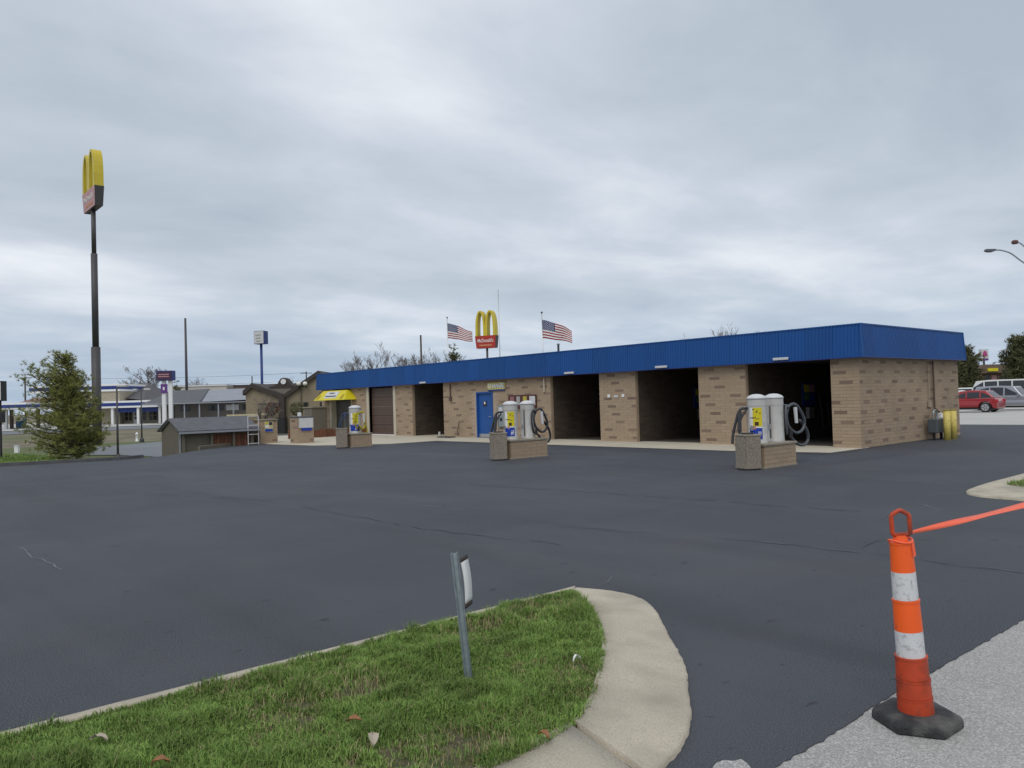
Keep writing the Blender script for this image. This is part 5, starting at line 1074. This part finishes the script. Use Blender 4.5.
p = gnd(1022, 410.5); car((p.x-.9, p.y+1.0, .012), 0.0, 'silver grey sport utility vehicle behind the red hatchback', 4.8, 1.9, 1.75, m_silver, 'suv')
p = at(1001, 395, 64); car((p.x, p.y, .012), PI, 'long white passenger van behind the silver vehicle', 6.2, 2.0, 2.25, m_whitecar, 'van')
p = at(957, 405, 62); car((p.x, p.y, .012), PI*.5, 'white car half hidden behind the right corner of the car wash', 4.5, 1.8, 1.5, m_whitecar, 'hatch')
p = at(973, 400, 68); car((p.x, p.y, .012), PI*.5, 'white pickup like car behind the red hatchback roof', 4.7, 1.85, 1.7, m_whitecar, 'suv')
p = foot(202, 425, 60); car((p.x, p.y, p.z+.02), RX, 'white car whose roof shows above the shed ridge at left', 4.5, 1.8, 1.5, m_whitecar, 'hatch')
p = foot(237, 425, 60); car((p.x, p.y, p.z+.02), RX, 'white car whose roof shows above the shed ridge at right', 4.5, 1.8, 1.5, m_whitecar, 'hatch')
# ---- right background: building, bell sign, street lamp
D = 115.0; f = foot(1000, 392, D); s_ = D/F; rbd = thing('restaurant', 'far brown building with a yellow sign between the conifers', 'building', f, RX); Z = lambda py: zat(995, py, D)-f.z
wbox(rbd, 'wall', mat('far brick wall', (.17, .09, .075)), -24*s_, 40*s_, 0, 10, -.5, Z(372.5)); q = MB(); q.extr([(-26*s_, Z(373)), (42*s_, Z(373)), (38*s_, Z(364.5)), (-20*s_, Z(364.5))], -1, 11); q.build('roof', mat('far brown roof', (.15, .105, .08)), rbd)
wbox(rbd, 'yellow_sign', m_yel, -16*s_, -6*s_, -1.2, -1.02, Z(371.3), Z(368.2))
for a in (-15, -8, 2): wbox(rbd, 'window', m_pink if a == -8 else m_glass, a*s_, (a+5)*s_, -.06, .02, Z(381), Z(375))
D = 130.0; f = foot(985, 388, D); s_ = D/F; tb = thing('pole_sign', 'far square sign with a magenta bell on a thin pole', 'pole sign', f, RX); Z = lambda py: zat(985, py, D)-f.z
wbox(tb, 'cabinet', m_offw, -3.6*s_, 3.6*s_, -.35, .35, Z(358.6), Z(349.3)); wbox(tb, 'lower_panel', m_purple, -3.6*s_, 3.6*s_, -.33, .33, Z(360.6), Z(358.7))
zc_ = Z(354.4); k_ = s_; bellp = [(-2.7*k_, zc_-1.2*k_), (-2.0*k_, zc_+.2*k_), (-1.6*k_, zc_+2.4*k_), (-.6*k_, zc_+3.6*k_), (.8*k_, zc_+3.4*k_), (1.7*k_, zc_+2.0*k_), (2.1*k_, zc_+.1*k_), (2.8*k_, zc_-1.5*k_), (0, zc_-1.9*k_)]
q = MB(); q.extr(bellp, -.40, -.352); q.build('bell', m_pinkbell, tb); q = MB(); q.tube([(0, 0, -.5), (0, 0, Z(360.6))], .16, 8); q.build('pole', m_pole, tb)
D = 46.0; f = foot(1046, 386, D); t = thing('street_lamp', 'grey street lamp with curved arm at the right edge of the sky', 'street lamp', f, RX)
P_ = lambda px, py: Vector(((px-1046)*D/F, 0, zat(px, py, D)-f.z))
q = MB(); q.tube([(0, 0, -.4), (0, 0, P_(1046, 268).z)], [.12, .07], 10); q.build('pole', m_galv, t, True)
q = MB(); q.tube(smooth_path([P_(1046, 270), P_(1038, 268), P_(1026, 260), P_(1016, 252.5), P_(1006, 249.5), P_(999, 249.5)], 4), .045, 8); q.build('arm', m_galv, t, True)
q = MB(); hp = P_(996, 250); q.add([(hp.x-.34, -.13, hp.z-.02), (hp.x+.34, -.10, hp.z), (hp.x+.34, .10, hp.z), (hp.x-.34, .13, hp.z-.02), (hp.x-.28, -.09, hp.z+.10), (hp.x+.30, -.06, hp.z+.10), (hp.x+.30, .06, hp.z+.10), (hp.x-.28, .09, hp.z+.10), (hp.x-.18, -.08, hp.z-.10), (hp.x+.05, -.08, hp.z-.10), (hp.x+.05, .08, hp.z-.10), (hp.x-.18, .08, hp.z-.10)], [(4,5,6,7), (0,1,5,4), (1,2,6,5), (2,3,7,6), (3,0,4,7), (8,11,10,9), (0,8,9,1), (3,2,10,11), (0,3,11,8), (1,9,10,2)]); bevel(q.build('lamp_head', m_hose, t), .02)
D = 52.0; f = foot(1040, 386, D); t = thing('street_lamp', 'second street lamp head peeking in at the right edge above the first', 'street lamp', f, RX)
P_ = lambda px, py: Vector(((px-1040)*D/F, 0, zat(px, py, D)-f.z))
q = MB(); q.tube([(0, 0, -.4), (0, 0, P_(1040, 258).z)], [.12, .07], 10); q.build('pole', m_galv, t, True); q = MB(); q.tube(smooth_path([P_(1040, 260), P_(1034, 250), P_(1027, 243), P_(1023, 241.5)], 4), .045, 8); q.build('arm', m_galv, t, True); hp = P_(1021, 241.5); q = MB(); q.lathe([(0, -.14), (.16, -.12), (.22, 0), (.16, .12), (0, .16)], 12, (hp.x, 0, hp.z)); q.build('lamp_head', mat('dull red brown lamp', (.12, .06, .05)), t, True)
